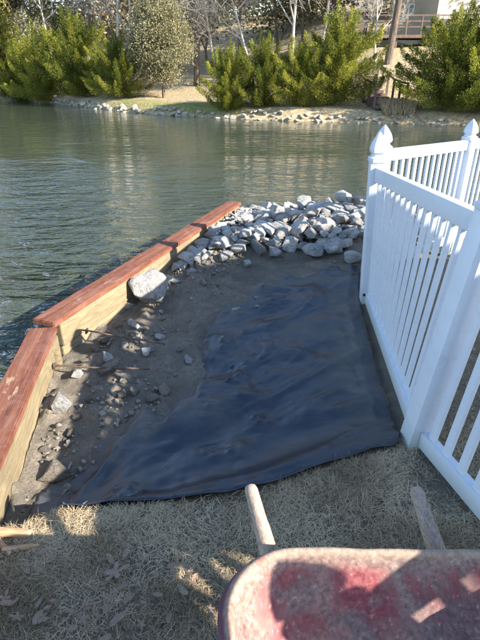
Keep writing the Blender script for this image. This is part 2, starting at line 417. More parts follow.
shore_px = [(-140, 86), (-60, 91), (0, 97), (30, 100), (75, 106), (120, 112), (180, 116.5), (240, 119.5), (300, 122), (380, 124), (480, 126), (600, 131), (760, 137)]
shore = [P(a, b, WATERZ) for a, b in shore_px]
SX = np.array([p.x for p in shore]); SY = np.array([p.y for p in shore])
def shore_y(x): return np.interp(x, SX, SY)
def bank_z(x, y):
    x = np.asarray(x, float); y = np.asarray(y, float)
    t = y - shore_y(x)
    z = WATERZ - .35 + .75 * sstep(-.6, 1.3, t) + .05 * np.clip(t, 0, 100)
    right = sstep(2, 9, x)
    z = z + right * 2.3 * sstep(2.5, 14, t) + (1 - right) * .6 * sstep(4, 20, t) + 5.0 * sstep(18, 60, t)
    return z + fbm(x * .7, y * .7, 3, 9) * .08
def build_bank():
    xs = np.linspace(-75, 60, 220); ts = np.concatenate([np.linspace(-.7, 3, 28), np.linspace(3.3, 75, 60)])
    X, T = np.meshgrid(xs, ts, indexing='ij'); Y = shore_y(X) + T
    Z = bank_z(X, Y); n, k = X.shape; idx = np.arange(n * k).reshape(n, k)
    F = np.stack([idx[:-1, :-1], idx[1:, :-1], idx[1:, 1:], idx[:-1, 1:]], -1).reshape(-1, 4)
    me = raw_mesh('far_bank', np.stack([X, Y, Z], -1).reshape(-1, 3), F, True)
    g = sstep(.3, .8, T) * (1 - sstep(1.8, 3.2, T)) * sstep(-9, -6, X) * (1 - sstep(-1, 1.5, X))
    a = me.attributes.new('green', 'FLOAT', 'POINT'); a.data.foreach_set('value', g.ravel().astype(np.float32))
    struct('far_bank', me, M['bank'])
build_bank()

# ------------------------------------------------------------------ timber bulkhead
def build_bulkhead():
    t = thing('timber_bulkhead', 'timber bulkhead with worn red painted cap boards at the water', 'bulkhead', (capC.x, capC.y, WATERZ))
    off = Vector(t.location)
    def L(v): return Vector(v) - off
    CW, CT = .175, .042
    nA = Vector((-dirA.y, dirA.x, 0));  nA = nA if nA.x < 0 else -nA
    nB = Vector((-dirB.y, dirB.x, 0));  nB = nB if nB.x < 0 else -nB
    def board(name, a, b, w, h, m, bev=.006, along=None):
        # local frame: y runs along the board so that the grain follows it
        a, b = L(a), L(b); d = (b - a); ln = d.length
        bm = bmesh.new(); segs = max(2, int(ln / .12))
        add_box(bm, (0, -ln / 2, 0), (0, ln / 2, 0), w, h)
        es = [e for e in bm.edges if abs((e.verts[0].co - e.verts[1].co).y) > ln * .5]
        bmesh.ops.subdivide_edges(bm, edges=es, cuts=segs, use_grid_fill=True)
        rnd = random.Random(hash(name) % 100 + int(ln * 100))
        bmesh.ops.bevel(bm, geom=[e for e in bm.edges if len(e.link_faces) == 2 and e.calc_face_angle(0) > 1], offset=bev, segments=2, affect='EDGES')
        for v in bm.verts:
            k = math.sin(v.co.y * 7 + ln) * .0025 + rnd.uniform(-.0012, .0012)
            v.co.x += k * (1 if abs(v.co.x) > w * .3 else 0); v.co.z += rnd.uniform(-.001, .001)
        o = obj(name, bm, m, t, 40)
        o.location = (a + b) / 2; o.rotation_euler = (0, 0, math.atan2(d.y, d.x) - math.pi / 2)
        return o
    zc = CAPZ - CT / 2
    # cap boards: A runs towards the camera, B towards the heap; B sits a board higher at the joint
    a0 = capC + nA * CW / 2 + dirA * .02; a1 = capA_end + nA * CW / 2
    board('cap_board', Vector((a0.x, a0.y, zc)), Vector((a1.x, a1.y, zc)), CW, CT, M['cap'])
    lb = (capE - capC).length
    b0 = capC + nB * CW / 2 - dirB * .03; zb = zc + .030
    bm_ = b0 + dirB * (lb * .52); b1 = b0 + dirB * (lb + .03)
    board('cap_board', Vector((b0.x, b0.y, zb)), Vector((bm_.x, bm_.y, zb)), CW, CT, M['cap'])
    bq = bm_ + dirB * .006
    board('cap_board', Vector((bq.x, bq.y, zb - .004)), Vector((b1.x, b1.y, zb - .004)), CW, CT, M['cap'])
    # horizontal face boards under the caps, with a stringer proud of them
    for (c0, c1, nn, top, k0, k1) in ((capC, capA_end, nA, CAPZ - CT, .13, 0), (capC, capE, nB, CAPZ - CT + .03, .05, 0)):
        d = (c1 - c0).normalized()
        for k, (h, set_) in enumerate(((.185, .022), (.19, .036), (.2, .036))):
            z = top - .003 - sum((.185, .19, .2)[:k]) - .004 * k - h / 2
            s = c0 + d * k0 + nn * (set_ + .02); e = c1 - d * k1 + nn * (set_ + .02)
            if k == 0 and c1 is capA_end:          # leave the near face board in one length
                pass
            board('face_board', Vector((s.x, s.y, z)), Vector((e.x, e.y, z)), .04, h - .004, M['timber'], .004)
    # corner and line posts on the water side of the boards
    bmk = []
    for (c, d, nn, ds) in ((capC, dirA, nA, (.06, 1.3, 2.5)), (capC, dirB, nB, (.9, 2.1, 3.1))):
        for q in ds:
            s = c + d * q + nn * .125
            bm = bmesh.new(); add_box(bm, (0, 0, -.5), (0, 0, .58), .09, .09, Vector((0, 1, 0)), .006)
            o = obj('pile_post', bm, M['timber'], t, 40, L(Vector((s.x, s.y, -.0005 + .0 - .07 - .4)))); o.rotation_euler = (0, 0, math.atan2(d.y, d.x))
            o.location.z = (CAPZ - CT - .006 - .58) - off.z
    # corner post just inside the joint, seen as a narrow upright
    s = capC + dirA * .075 + nA * .02
    bm = bmesh.new(); add_box(bm, (0, 0, -.42), (0, 0, 0), .05, .07, Vector((0, 1, 0)), .004)
    o = obj('corner_post', bm, M['timber'], t, 40, L(Vector((s.x, s.y, CAPZ - CT - .012)))); o.rotation_euler = (0, 0, .25)
    # tie rods running back into the soil
    for (pa, pb, za, zb_, lab) in (((55, 366), (150, 369), -.03, -.06, 'straight rusty tie rod nearest the camera'), ((87, 331), (165, 344), .0, -.07, 'bent rusty tie rod under the long cap board')):
        a, b = P(*pa, za), P(*pb, zb_); d = (b - a).normalized(); a = a - d * .06
        bm = bmesh.new(); n = 9
        pts = [L(a.lerp(b, i / (n - 1)) + Vector((0, math.sin(i * .9) * .003, math.sin(i * 1.3) * .003))) for i in range(n)]
        add_tube(bm, pts, [.0062] * n, 8)
        o = obj('tie_rod', bm, M['rust'], t, 50); o['label'] = lab
        bm = bmesh.new(); q = L(P(*pa, za)); add_box(bm, q - d * .008, q + d * .003, .035, .035, bevel=.002); obj('washer_plate', bm, M['rust'], t, 40)
build_bulkhead()

# ------------------------------------------------------------------ fabric
def build_fabric():
    out_px = [(24, 529, -.10), (44, 523, -.04), (64, 513, 0), (110, 508, 0), (150, 504, 0), (200, 500, 0), (262, 488.5, 0), (300, 477, 0), (330, 466, 0), (372, 454, 0), (396, 449, 0), (399, 436, 0),
              (391, 415, -.02), (378, 375, -.03), (366, 330, -.03), (359, 300, -.03), (358, 268, -.03), (330, 262, -.06), (296, 272, -.08), (258, 286, -.1), (222, 303, -.1), (206, 318, -.11), (192, 342, -.11), (188, 362, -.12), (190, 384, -.12), (170, 405, -.13), (130, 422, -.14), (88, 444, -.15), (62, 466, -.16), (44, 494, -.18), (32, 514, -.17)]
    poly = np.array([[p.x, p.y] for p in (P(a, b, z) for a, b, z in out_px)])
    st = .0165
    xs = np.arange(poly[:, 0].min() - st, poly[:, 0].max() + st, st); ys = np.arange(poly[:, 1].min() - st, poly[:, 1].max() + st, st)
    X, Y = np.meshgrid(xs, ys, indexing='ij')
    def inside(x, y):
        r = np.zeros(x.shape, bool); n = len(poly)
        for i in range(n):
            (x1, y1), (x2, y2) = poly[i], poly[(i + 1) % n]
            c = ((y1 > y) != (y2 > y)) & (x < (x2 - x1) * (y - y1) / (y2 - y1 + 1e-12) + x1); r ^= c
        return r
    cx = (X[:-1, :-1] + X[1:, 1:]) / 2; cy = (Y[:-1, :-1] + Y[1:, 1:]) / 2
    keep = inside(cx, cy)
    n, k = X.shape; idx = np.arange(n * k).reshape(n, k)
    F = np.stack([idx[:-1, :-1], idx[1:, :-1], idx[1:, 1:], idx[:-1, 1:]], -1)[keep]
    # distance to the outline, and snapping of the rim
    def near(x, y):
        best = np.full(x.shape, 9.0); bx = x.copy(); by = y.copy()
        for i in range(len(poly)):
            a, b = poly[i], poly[(i + 1) % len(poly)]; d = b - a; L2 = d @ d
            t = np.clip(((x - a[0]) * d[0] + (y - a[1]) * d[1]) / L2, 0, 1); qx = a[0] + t * d[0]; qy = a[1] + t * d[1]
            dd = np.hypot(x - qx, y - qy); w = dd < best; best = np.where(w, dd, best); bx = np.where(w, qx, bx); by = np.where(w, qy, by)
        return best, bx, by
    D, BX, BY = near(X, Y)
    cnt = np.zeros(n * k, int); np.add.at(cnt, F.ravel(), 1); cnt = cnt.reshape(n, k)
    rim = (cnt > 0) & (cnt < 4)
    X = np.where(rim, BX, X); Y = np.where(rim, BY, Y); D = np.where(rim, 0, D)
    # smooth support: ground without its small lumps
    base, soil, m = ground_z(X, Y)
    acc = np.zeros_like(base)
    for ang in range(8):
        a = ang * math.pi / 4
        acc += ground_z(X + .05 * math.cos(a), Y + .05 * math.sin(a))[0]
    z = np.maximum(base + .004, acc / 8 + .012)
    # folds: long tension creases fanning from the low corner, soft ripples elsewhere
    ox, oy = poly[0] + np.array([-.15, -.1])
    ang = np.arctan2(Y - oy, X - ox); rad = np.hypot(X - ox, Y - oy)
    w1 = vnoise(ang * 9 + vnoise(X * 1.5, Y * 1.5, seed=4) * .8, rad * .9, seed=31)
    w2 = vnoise(ang * 21 + vnoise(X * 2, Y * 2, seed=8) * .9, rad * 1.6, seed=37)
    r1 = (1 - np.abs(w1)) ** 5; r2 = (1 - np.abs(w2)) ** 7
    fold = r1 * .020 + r2 * .009 * sstep(-.2, .5, vnoise(X * 2.3, Y * 2.3, seed=12))
    u, v = X * .86 + Y * .5, -X * .5 + Y * .86
    r3 = (1 - np.abs(vnoise(u * 1.6 + .4 * vnoise(X * 3, Y * 3, seed=3), v * 5.5, seed=51))) ** 4
    r4 = (1 - np.abs(vnoise(u * 6 + 2, v * 2.2, seed=61))) ** 5
    fold += r3 * .010 + r4 ** 2 * .004 + fbm(X * 14, Y * 14, 2, 71) * .0008
    z = z + fold * .7 * sstep(0, .10, D) + .003
    # one strong ridge along the left rim where the sheet drops into the ditch
    a, b = P(70, 496, -.1), P(188, 372, -.1); d = np.array([b.x - a.x, b.y - a.y]); Ld = np.hypot(*d); d /= Ld
    s = (X - a.x) * d[0] + (Y - a.y) * d[1]; q = (X - a.x) * -d[1] + (Y - a.y) * d[0]
    z += .03 * np.exp(-((q - .02 * np.sin(s * 5)) / .025) ** 2) * sstep(-.05, .15, s) * (1 - sstep(Ld - .2, Ld + .1, s)) * sstep(0, .04, D)
    # front hem lies on the grass
    fr = Y - np.interp(X, FX, FY)
    z = z + .024 * (1 - sstep(.02, .22, fr)) * (X > -.75) + .006 * np.sin(X * 23 + np.sin(X * 9)) * (1 - sstep(.0, .1, fr))
    soft = sstep(.30, .62, fr) * (X < fence_x(Y) - .2)                  # soil thrown over the far and left rims
    z = z - .045 * soft * (1 - sstep(.0, .16, D + .07 * fbm(X * 7, Y * 7, 3, 88)))
    global FAB_POLY; FAB_POLY = (poly, inside)
    used = np.unique(F); remap = -np.ones(n * k, int); remap[used] = np.arange(len(used))
    V = np.stack([X, Y, z], -1).reshape(-1, 3)[used]
    dust = (1 - sstep(.04, .38, D + .1 * fbm(X * 5, Y * 5, 3, 44))) * sstep(.1, .3, Y - np.interp(X, FX, FY)) * (X < fence_x(Y) - .16)
    for px, py, r in ((75, 500, .12), (130, 470, .1), (225, 425, .1), (300, 330, .15), (180, 365, .12)):
        c = P(px, py, -.06); dust = dust + .5 * np.exp(-((X - c.x) ** 2 + (Y - c.y) ** 2) / r ** 2)
    me = raw_mesh('landscape_fabric', V, remap[F], True)
    at = me.attributes.new('dust', 'FLOAT', 'POINT'); at.data.foreach_set('value', np.clip(dust, 0, 1).ravel()[used].astype(np.float32))
    o = link('landscape_fabric', me, M['fabric'])
    sm = o.modifiers.new('thickness', 'SOLIDIFY'); sm.thickness = .003; sm.offset = 1
    tag(o, 'black wrinkled landscape fabric sheet spread over the dug soil', 'fabric sheet')
build_fabric()

# ------------------------------------------------------------------ white fence
def build_fence():
    t = thing('picket_fence', 'white vinyl picket fence with pointed post caps', 'fence', (post0.x, post0.y, 0))
    off = Vector(t.location)
    PW = .112
    def post(p, rz, h, lean):
        bm = bmesh.new(); add_box(bm, (0, 0, -.12), (0, 0, h), PW, PW, Vector((0, 1, 0)), .006)
        o = obj('post', bm, M['vinyl'], t, 40); o.location = (p.x - off.x, p.y - off.y, p.z); o.matrix_local = Matrix.Translation(o.location) @ Vector((0, 0, 1)).rotation_difference(Vector((lean[0], lean[1], 1))).to_matrix().to_4x4() @ Matrix.Rotation(rz, 4, 'Z')
        prof = [(.068, 0), (.070, .004), (.070, .026), (.066, .032), (.052, .038), (.047, .05), (.047, .056), (.060, .066), (.0635, .08), (.060, .10), (.050, .128), (.034, .155), (.018, .178), (.006, .192), (.002, .196)]
        bm = bmesh.new(); rings = []
        for (r, z) in prof:
            ring = []
            for k in range(16):
                a = (k + .5) * 2 * math.pi / 16
                q = max(abs(math.cos(a)), abs(math.sin(a))); s = (1 / q) * .93 if True else 1
                s = min(s, 1.22)
                ring.append(bm.verts.new((r * s * math.cos(a), r * s * math.sin(a), z)))
            rings.append(ring)
        for a, b in zip(rings[:-1], rings[1:]):
            for k in range(16): bm.faces.new((a[k], a[(k + 1) % 16], b[(k + 1) % 16], b[k]))
        bm.faces.new(list(reversed(rings[0]))); bm.faces.new(rings[-1])
        cobj = obj('post_cap', bm, M['vinyl'], o, 30); cobj.location = (0, 0, h)
    pick_me = None
    def panel(a, b, ztop_a, ztop_b, zbot_a, zbot_b, la, lb, pitch=.108):
        nonlocal pick_me
        d = Vector((b.x - a.x, b.y - a.y, 0)); ln = d.length; d.normalize()
        pa, pb = Vector((a.x, a.y, 0)) + d * (PW / 2 + .001), Vector((b.x, b.y, 0)) - d * (PW / 2 + .001)
        def rail(name, za, zb, w, h):
            bm = bmesh.new(); q0 = Vector((pa.x + la[0] * za, pa.y + la[1] * za, za)) - off; q1 = Vector((pb.x + lb[0] * zb, pb.y + lb[1] * zb, zb)) - off
            add_box(bm, q0, q1, w, h, bevel=.004); obj(name, bm, M['vinyl'], t, 40)
        TH, BH = .092, .085
        rail('top_rail', ztop_a - TH / 2, ztop_b - TH / 2, .052, TH)
        rail('bottom_rail', zbot_a + BH / 2, zbot_b + BH / 2, .052, BH)
        run = ln - PW; n = max(1, round(run / pitch) - 0); st = run / n
        for i in range(n):
            f = (i + .5) * st / run; p = pa.lerp(pb, f)
            z0 = zbot_a + (zbot_b - zbot_a) * f + BH - .004; z1 = ztop_a + (ztop_b - ztop_a) * f - TH + .004
            bm = bmesh.new() if pick_me is None else None
            if pick_me is None:
                add_box(bm, (0, 0, 0), (0, 0, 1), .022, .038, Vector((0, 1, 0)), .003)
                pick_me = bpy.data.meshes.new('picket'); bm.to_mesh(pick_me); bm.free(); pick_me.materials.append(M['vinyl'])
            o = bpy.data.objects.new('picket', pick_me); C.objects.link(o); o.parent = t
            lx, ly = la[0] + (lb[0] - la[0]) * f, la[1] + (lb[1] - la[1]) * f
            o.matrix_local = Matrix.Translation((p.x + lx * z0 - off.x, p.y + ly * z0 - off.y, z0)) @ Vector((0, 0, 1)).rotation_difference(Vector((lx, ly, 1))).to_matrix().to_4x4() @ Matrix.Rotation(math.atan2(d.y, d.x) + math.pi / 2, 4, 'Z') @ Matrix.Diagonal((1, 1, (z1 - z0) * math.hypot(1, lx), 1))
    a1 = math.atan2(d1.y, d1.x); a2 = math.atan2(dir2.y, dir2.x); a3 = math.atan2(post3.y - post2.y, post3.x - post2.x)
    l0, l1, l2 = (.105, 0), (-.05, 0), (-.02, 0)
    post(post0, (a1 + a2 + math.pi) / 2, 1.165, l0); post(post1, a1, 1.075, l1); post(post2, a3, 1.08, l2); post(post3, a3, 1.08, (0, 0)); post(post4, a3, 1.08, (0, 0))
    post(postM, a2, 1.16, (-.03, 0)); post(postN, a2, 1.15, (0, 0))
    panel(post0, post1, 1.135, 1.04, .02, .0, l0, l1)
    panel(post0, postM, 1.135, 1.125, .02, .02, l0, (-.03, 0))
    panel(postM, postN, 1.125, 1.115, .02, .02, (-.03, 0), (0, 0))
    panel(post1, post2, 1.04, 1.05, .0, -.02, l1, l2)
    panel(post2, post3, 1.06, 1.02, -.02, -.06, l2, (0, 0))
    panel(post3, post4, 1.02, .97, -.06, -.11, (0, 0), (0, 0))
    # small square drain hole low on the far post
    bm = bmesh.new(); q = P(364.5, 296, .05)
    add_box(bm, (-.004, 0, 0), (.004, 0, 0), .022, .022, bevel=.001)
    o = obj('bracket_hole', bm, M['black'], t, 40)
    nrm = Vector((-d1.y, d1.x, 0)); nrm = nrm if nrm.x < 0 else -nrm
    c = Vector((post1.x, post1.y, .06)) - d1 * (PW / 2) - off + nrm * .036; o.location = c; o.rotation_euler = (0, 0, math.atan2(d1.y, d1.x))
build_fence()

# ------------------------------------------------------------------ wheelbarrow
def build_barrow():
    cxb, yb = .335, .765
    t = thing('wheelbarrow', 'old wheelbarrow with scuffed red tray and wooden handles', 'wheelbarrow', (cxb, .3, 0))
    off = Vector(t.location); RIMZ = .635
    def outline(inset, k):                       # rounded outline: square back, narrowing front
        hw_b, hw_f = .365 - inset, .27 - inset; y1 = yb - inset; y0 = -.20 + inset; r = max(.155 - inset * .35, .04); pts = []
        for (cx_, cy_, a0) in ((hw_b - r, y1 - r, 0), (-(hw_b - r), y1 - r, 90), (-(hw_f - r), y0 + r, 180), (hw_f - r, y0 + r, 270)):
            for i in range(11):
                a = R(a0 + 90 * i / 10); pts.append((cx_ + r * math.cos(a), cy_ + r * math.sin(a)))
        full = []
        for i in range(len(pts)):                # even subdivision of the straight runs
            a, b = pts[i], pts[(i + 1) % len(pts)]; n = max(1, int(math.hypot(b[0] - a[0], b[1] - a[1]) / .05)) if i % 11 == 10 else 1
            if i % 11 == 10: n = 10
            for j in range(n): full.append((a[0] + (b[0] - a[0]) * j / n, a[1] + (b[1] - a[1]) * j / n))
        return full
    # profile from the outside bottom, over the rolled rim, down the inside
    prof = [(.15, -.232, 1, 0), (.10, -.215, 1, 0), (.058, -.14, 1, 0), (.028, -.05, 1, 0), (.018, -.034, 1, 0), (.0, -.048, 1, 0), (-.020, -.046, 1, 0), (-.020, -.038, 1, 0), (-.010, -.014, 1, 0), (-.003, -.001, .3, .7), (.002, .005, 0, 1), (.007, .006, 0, 1), (.012, .003, 0, 1), (.015, -.003, 0, 1), (.017, -.012, 0, .1), (.032, -.045, 0, 0), (.055, -.09, 0, 0), (.075, -.14, 0, 0), (.108, -.175, 0, 0), (.130, -.197, 0, 0), (.165, -.210, 0, 0), (.23, -.214, 0, 0)]
    bm = bmesh.new(); rings = []; A = []; B = []; W_ = []
    for (ins, z, o_, r_) in prof:
        pts = outline(ins, 0); rings.append([bm.verts.new((x, y - off.y, RIMZ + z)) for x, y in pts]); A += [r_] * len(pts); B += [o_] * len(pts); W_ += [1.0 if (o_ == 0 and r_ == 0 and -.16 < z) else (.4 if z < -.16 and o_ == 0 else 0)] * len(pts)
    n = len(rings[0])
    for a, b in zip(rings[:-1], rings[1:]):
        for k in range(n): bm.faces.new((a[k], a[(k + 1) % n], b[(k + 1) % n], b[k]))
    bm.faces.new(rings[-1]); bm.faces.new(list(reversed(rings[0])))
    rnd = random.Random(3)
    co = np.array([v.co for v in bm.verts]); dn = fbm(co[:, 0] * 9, co[:, 1] * 9, 2, 5) * .0022
    for v, d in zip(bm.verts, dn): v.co.z += d; v.co.x += d * .6; v.co.y += d * .6
    bmesh.ops.recalc_face_normals(bm, faces=bm.faces)
    tr = obj('tray', bm, M['tray'], t, 60)
    for nm, arr in (('rim', A), ('outside', B), ('upper', W_)):
        at = tr.data.attributes.new(nm, 'FLOAT', 'POINT'); at.data.foreach_set('value', np.array(arr, np.float32))
    # handles: from the pushing ends back under the tray to the axle
    ends = []
    for (pe, pt_) in (((250, 486), (271, 560)), ((415.5, 488), (437, 552))):
        e = P(*pe, .575); q = P(*pt_, .475); d = (q - e).normalized()
        f = q + d * .55
        f = Vector((f.x, f.y, .365)); mid_ = Vector((q.x * .65 + f.x * .35, q.y * .65 + f.y * .35, .385)); ax = Vector((cxb + (-.12 if pe[0] < 300 else .12), -.42, .2))
        pts = [e - d * .004, e, e + d * .012, e + d * .1, e.lerp(q, .6), q, mid_, f, ax]; rr = [.008, .015, .0195, .021, .023, .025, .027, .028, .028]
        bm = bmesh.new(); add_tube(bm, [p - off for p in pts], rr, 14)
        o = obj('handle', bm, M['handle'], t, 60); ends.append((f, ax))
    # legs with a cross brace, wheel with tyre and rim
    for (f, ax), s in zip(ends, (-1, 1)):
        top = f + Vector((0, .12, .0)); foot = Vector((f.x, f.y + .02, .012)); foot2 = foot + Vector((0, -.16, 0)); up2 = Vector((f.x, f.y - .24, .30))
        bm = bmesh.new(); add_tube(bm, [p - off for p in (top, foot + Vector((0, .02, .03)), foot, foot2, foot2 + Vector((0, -.02, .03)), up2)], [.012] * 6, 8); obj('leg', bm, M['steel'], t, 50)
    a, b = ends[0][0], ends[1][0]
    bm = bmesh.new(); add_box(bm, Vector((a.x, a.y + .06, .16)) - off, Vector((b.x, b.y + .06, .16)) - off, .008, .035); obj('leg_brace', bm, M['steel'], t, 40)
    wc = Vector((cxb, -.42, .2)) - off
    bm = bmesh.new(); bmesh.ops.create_cone(bm, cap_ends=True, segments=28, radius1=.12, radius2=.12, depth=.06); wh = obj('wheel', bm, M['steel'], t, 40, wc); wh.rotation_euler = (0, math.pi / 2, 0)
    bm = bmesh.new(); N, K = 32, 12; rg = []
    for i in range(N):
        a = 2 * math.pi * i / N
        rg.append([bm.verts.new(((.155 + .045 * math.cos(2 * math.pi * k / K)) * math.cos(a), (.155 + .045 * math.cos(2 * math.pi * k / K)) * math.sin(a), .045 * math.sin(2 * math.pi * k / K))) for k in range(K)])
    for i in range(N):
        for k in range(K): bm.faces.new((rg[i][k], rg[(i + 1) % N][k], rg[(i + 1) % N][(k + 1) % K], rg[i][(k + 1) % K]))
    bmesh.ops.recalc_face_normals(bm, faces=bm.faces); obj('tyre', bm, M['rubber'], wh, 60)
    bm = bmesh.new(); add_tube(bm, [wc + Vector((-.13, 0, 0)), wc + Vector((.13, 0, 0))], [.01, .01], 10); obj('axle', bm, M['steel'], t, 40)
build_barrow()

# ------------------------------------------------------------------ rocks
def rock_mesh(seed, npts=15, flat=.7, cuts=1, amp=.03):
    rnd = random.Random(seed); bm = bmesh.new()
    for _ in range(npts):
        v = Vector((rnd.gauss(0, 1), rnd.gauss(0, 1), rnd.gauss(0, 1))).normalized() * rnd.uniform(.82, 1.08)
        bm.verts.new((v.x * .5, v.y * .5 * rnd.uniform(.75, 1), v.z * .5 * flat))
    r = bmesh.ops.convex_hull(bm, input=bm.verts)
    bmesh.ops.delete(bm, geom=[v for v in bm.verts if not v.link_faces], context='VERTS')
    bmesh.ops.dissolve_limit(bm, angle_limit=R(12), verts=bm.verts, edges=bm.edges)
    bmesh.ops.bevel(bm, geom=list(bm.edges), offset=.035, segments=2, affect='EDGES', profile=.6, clamp_overlap=True)
    bmesh.ops.triangulate(bm, faces=bm.faces)
    if cuts: bmesh.ops.subdivide_edges(bm, edges=[e for e in bm.edges if e.calc_length() > .12], cuts=cuts); bmesh.ops.triangulate(bm, faces=bm.faces)
    co = np.array([v.co for v in bm.verts])
    d = fbm(co[:, 0] * 4 + seed, co[:, 1] * 4, 3, seed, co[:, 2] * 4) * amp
    for v, k in zip(bm.verts, d): v.co *= 1 + k * 2
    me = bpy.data.meshes.new('rock'); bm.normal_update(); bm.to_mesh(me); bm.free()
    me.polygons.foreach_set('use_smooth', np.ones(len(me.polygons), bool)); me.set_sharp_from_angle(angle=R(32)); return me
ROCKS = [rock_mesh(100 + i, random.Random(i).choice((11, 13, 16, 20)), random.Random(i + 50).uniform(.55, .85)) for i in range(16)]
BOULDER = rock_mesh(213, 24, .85, 2, .06)
PEBBLES = [rock_mesh(300 + i, 11, .75, 0, .02) for i in range(8)]
_mc = {}
def mesh_with(me, m):
    k = (me.name, m.name)
    if k not in _mc:
        c = me.copy(); c.materials.clear(); c.materials.append(m); _mc[k] = c
    return _mc[k]
def put_rock(name, src, m, loc, scale, rot, label, cat, group=None):
    o = bpy.data.objects.new(name, mesh_with(src, m)); C.objects.link(o); o.location = loc; o.scale = scale; o.rotation_euler = rot
    return tag(o, label, cat, group)

def build_heap():
    rnd = random.Random(7); placed = []
    lab = 'pale grey angular granite rock in the heap between red cap board and fence'
    grp = 'granite rocks heaped at the water'
    def gz(x, y): return float(ground_z(np.array([x]), np.array([y]))[0][0])
    # front row and named rocks, traced: (px, py of the centre, width in px, height factor)
    front_row = [(151, 288, 33, .95, 'large pale boulder leaning against the red cap board'), (188, 263, 19, .8, None), (201, 256, 17, .5, None), (170, 266, 15, .6, None), (219, 249, 19, .8, None), (238, 250, 16, .8, None), (257, 247, 20, .8, None), (274, 249, 15, .75, None),
                 (290, 244, 19, .85, None), (314, 250, 21, .65, None), (334, 250, 22, .8, None), (352, 259, 18, .7, 'low wedge shaped grey rock at the heap foot beside the fence'), (214, 236, 20, .8, None), (228, 232, 30, .6, None), (205, 243, 17, .75, None), (180, 250, 15, .7, None), (196, 240, 16, .7, None),
                 (272, 206, 22, .8, 'rounded bright rock on the heap crest beyond the red board end'), (296, 206, 34, .45, 'long flat pale slab on the heap crest'), (305, 198, 16, 1.0, None), (322, 203, 20, .8, None), (338, 205, 22, .9, 'dark grey block on the heap crest'), (358, 208, 20, .8, None), (352, 199, 18, .8, None), (365, 198, 18, .8, None), (252, 212, 18, .7, None), (256, 222, 22, .6, None), (243, 208, 12, .6, None), (168, 276, 14, .6, None), (183, 258, 17, .7, None), (197, 262, 14, .6, None), (208, 258, 15, .6, None), (226, 256, 16, .7, None), (246, 256, 14, .6, None), (176, 276, 9, .6, None), (192, 270, 10, .6, None), (178, 268, 13, .7, None), (190, 250, 13, .7, None), (204, 228, 16, .6, None), (216, 222, 15, .6, None), (228, 215, 15, .6, None), (240, 238, 20, .8, None), (262, 233, 26, .6, None), (300, 230, 24, .6, None), (325, 234, 26, .6, None), (348, 240, 24, .6, None), (280, 222, 24, .6, None)]
    for i, (px, py, wpx, hf, lb) in enumerate(front_row):
        p = P(px, py + wpx * .2, -.03 if py > 225 else .10); dist = (p - Vector((0, 0, CAM_H))).length
        s = wpx / FPX * dist * 1.28
        if 180 < px < 245 and py < 232: p = P(px + 4, py + 3, .12)
        p.x = max(p.x, float(wall_x(p.y)) + s * (.45 if i else .30) + .01)
        zz = gz(p.x, p.y); z = zz + s * hf * .34
        if py < 225: z = max(z, .06)
        z = z if py > 225 else p.z - .04
        if 0 < i and p.x - float(wall_x(p.y)) < .45: z = min(z, .18 - s * hf * .5)
        me = ROCKS[i % len(ROCKS)] if i else BOULDER
        sc = (s, s * rnd.uniform(.8, 1.0), s * hf * 1.25)
        put_rock('rock', me, M['rock'], (p.x, p.y, z), sc, (rnd.uniform(-.25, .25), rnd.uniform(-.25, .25), rnd.uniform(0, 6.28)), lb or lab, 'rock', None if lb else grp)
        placed.append((p.x, p.y, s))
    # the rest of the heap, dart throwing in two courses
    def ok(x, y, s, f):
        return all(math.hypot(x - a, y - b) > (s + c) * .5 * f for a, b, c in placed)
    def in_heap(x, y):
        if y > 6.75 + .1 * x or x < float(wall_x(y)) + .12 or x > 3.2: return False
        lo = np.interp(x, [-.8, -.5, -.1, .3, .8, 1.1, 1.5, 3], [4.1, 4.4, 4.65, 4.8, 4.85, 4.7, 5.1, 5.9])
        return y > lo
    tries = 0; n = 0
    for course, (cnt, f, lift) in enumerate(((135, .60, .32), (125, .56, .72), (60, .45, .55))):
        c = 0
        if course == 1: placed = [q for q in placed[:len(front_row)]]
        for _ in range(9000):
            x = rnd.uniform(-.8, 2.3); y = rnd.uniform(4.2, 7.0)
            if not in_heap(x, y): continue
            s = (rnd.uniform(.17, .32), rnd.uniform(.17, .34), rnd.uniform(.10, .17))[course]
            if x < 0 : s *= .85
            if x < float(wall_x(y)) + s * .55 + .02 or not ok(x, y, s, f): continue
            if course == 1 and y < 4.9 + .05 * x: continue
            hf = rnd.uniform(.55, .85)
            z = gz(x, y) + s * hf * .33 + (.0, .085, .09)[course]
            z = max(z, WATERZ - .1)
            if x - float(wall_x(y)) < .5: z = min(z, .19 - s * hf * .5)
            put_rock('rock', rnd.choice(ROCKS), M['rock'], (x, y, z), (s, s * rnd.uniform(.7, 1), s * hf * 1.2), (rnd.uniform(-.5, .5), rnd.uniform(-.5, .5), rnd.uniform(0, 6.28)), lab, 'rock', grp)
            placed.append((x, y, s)); c += 1
            if c >= cnt: break
build_heap()

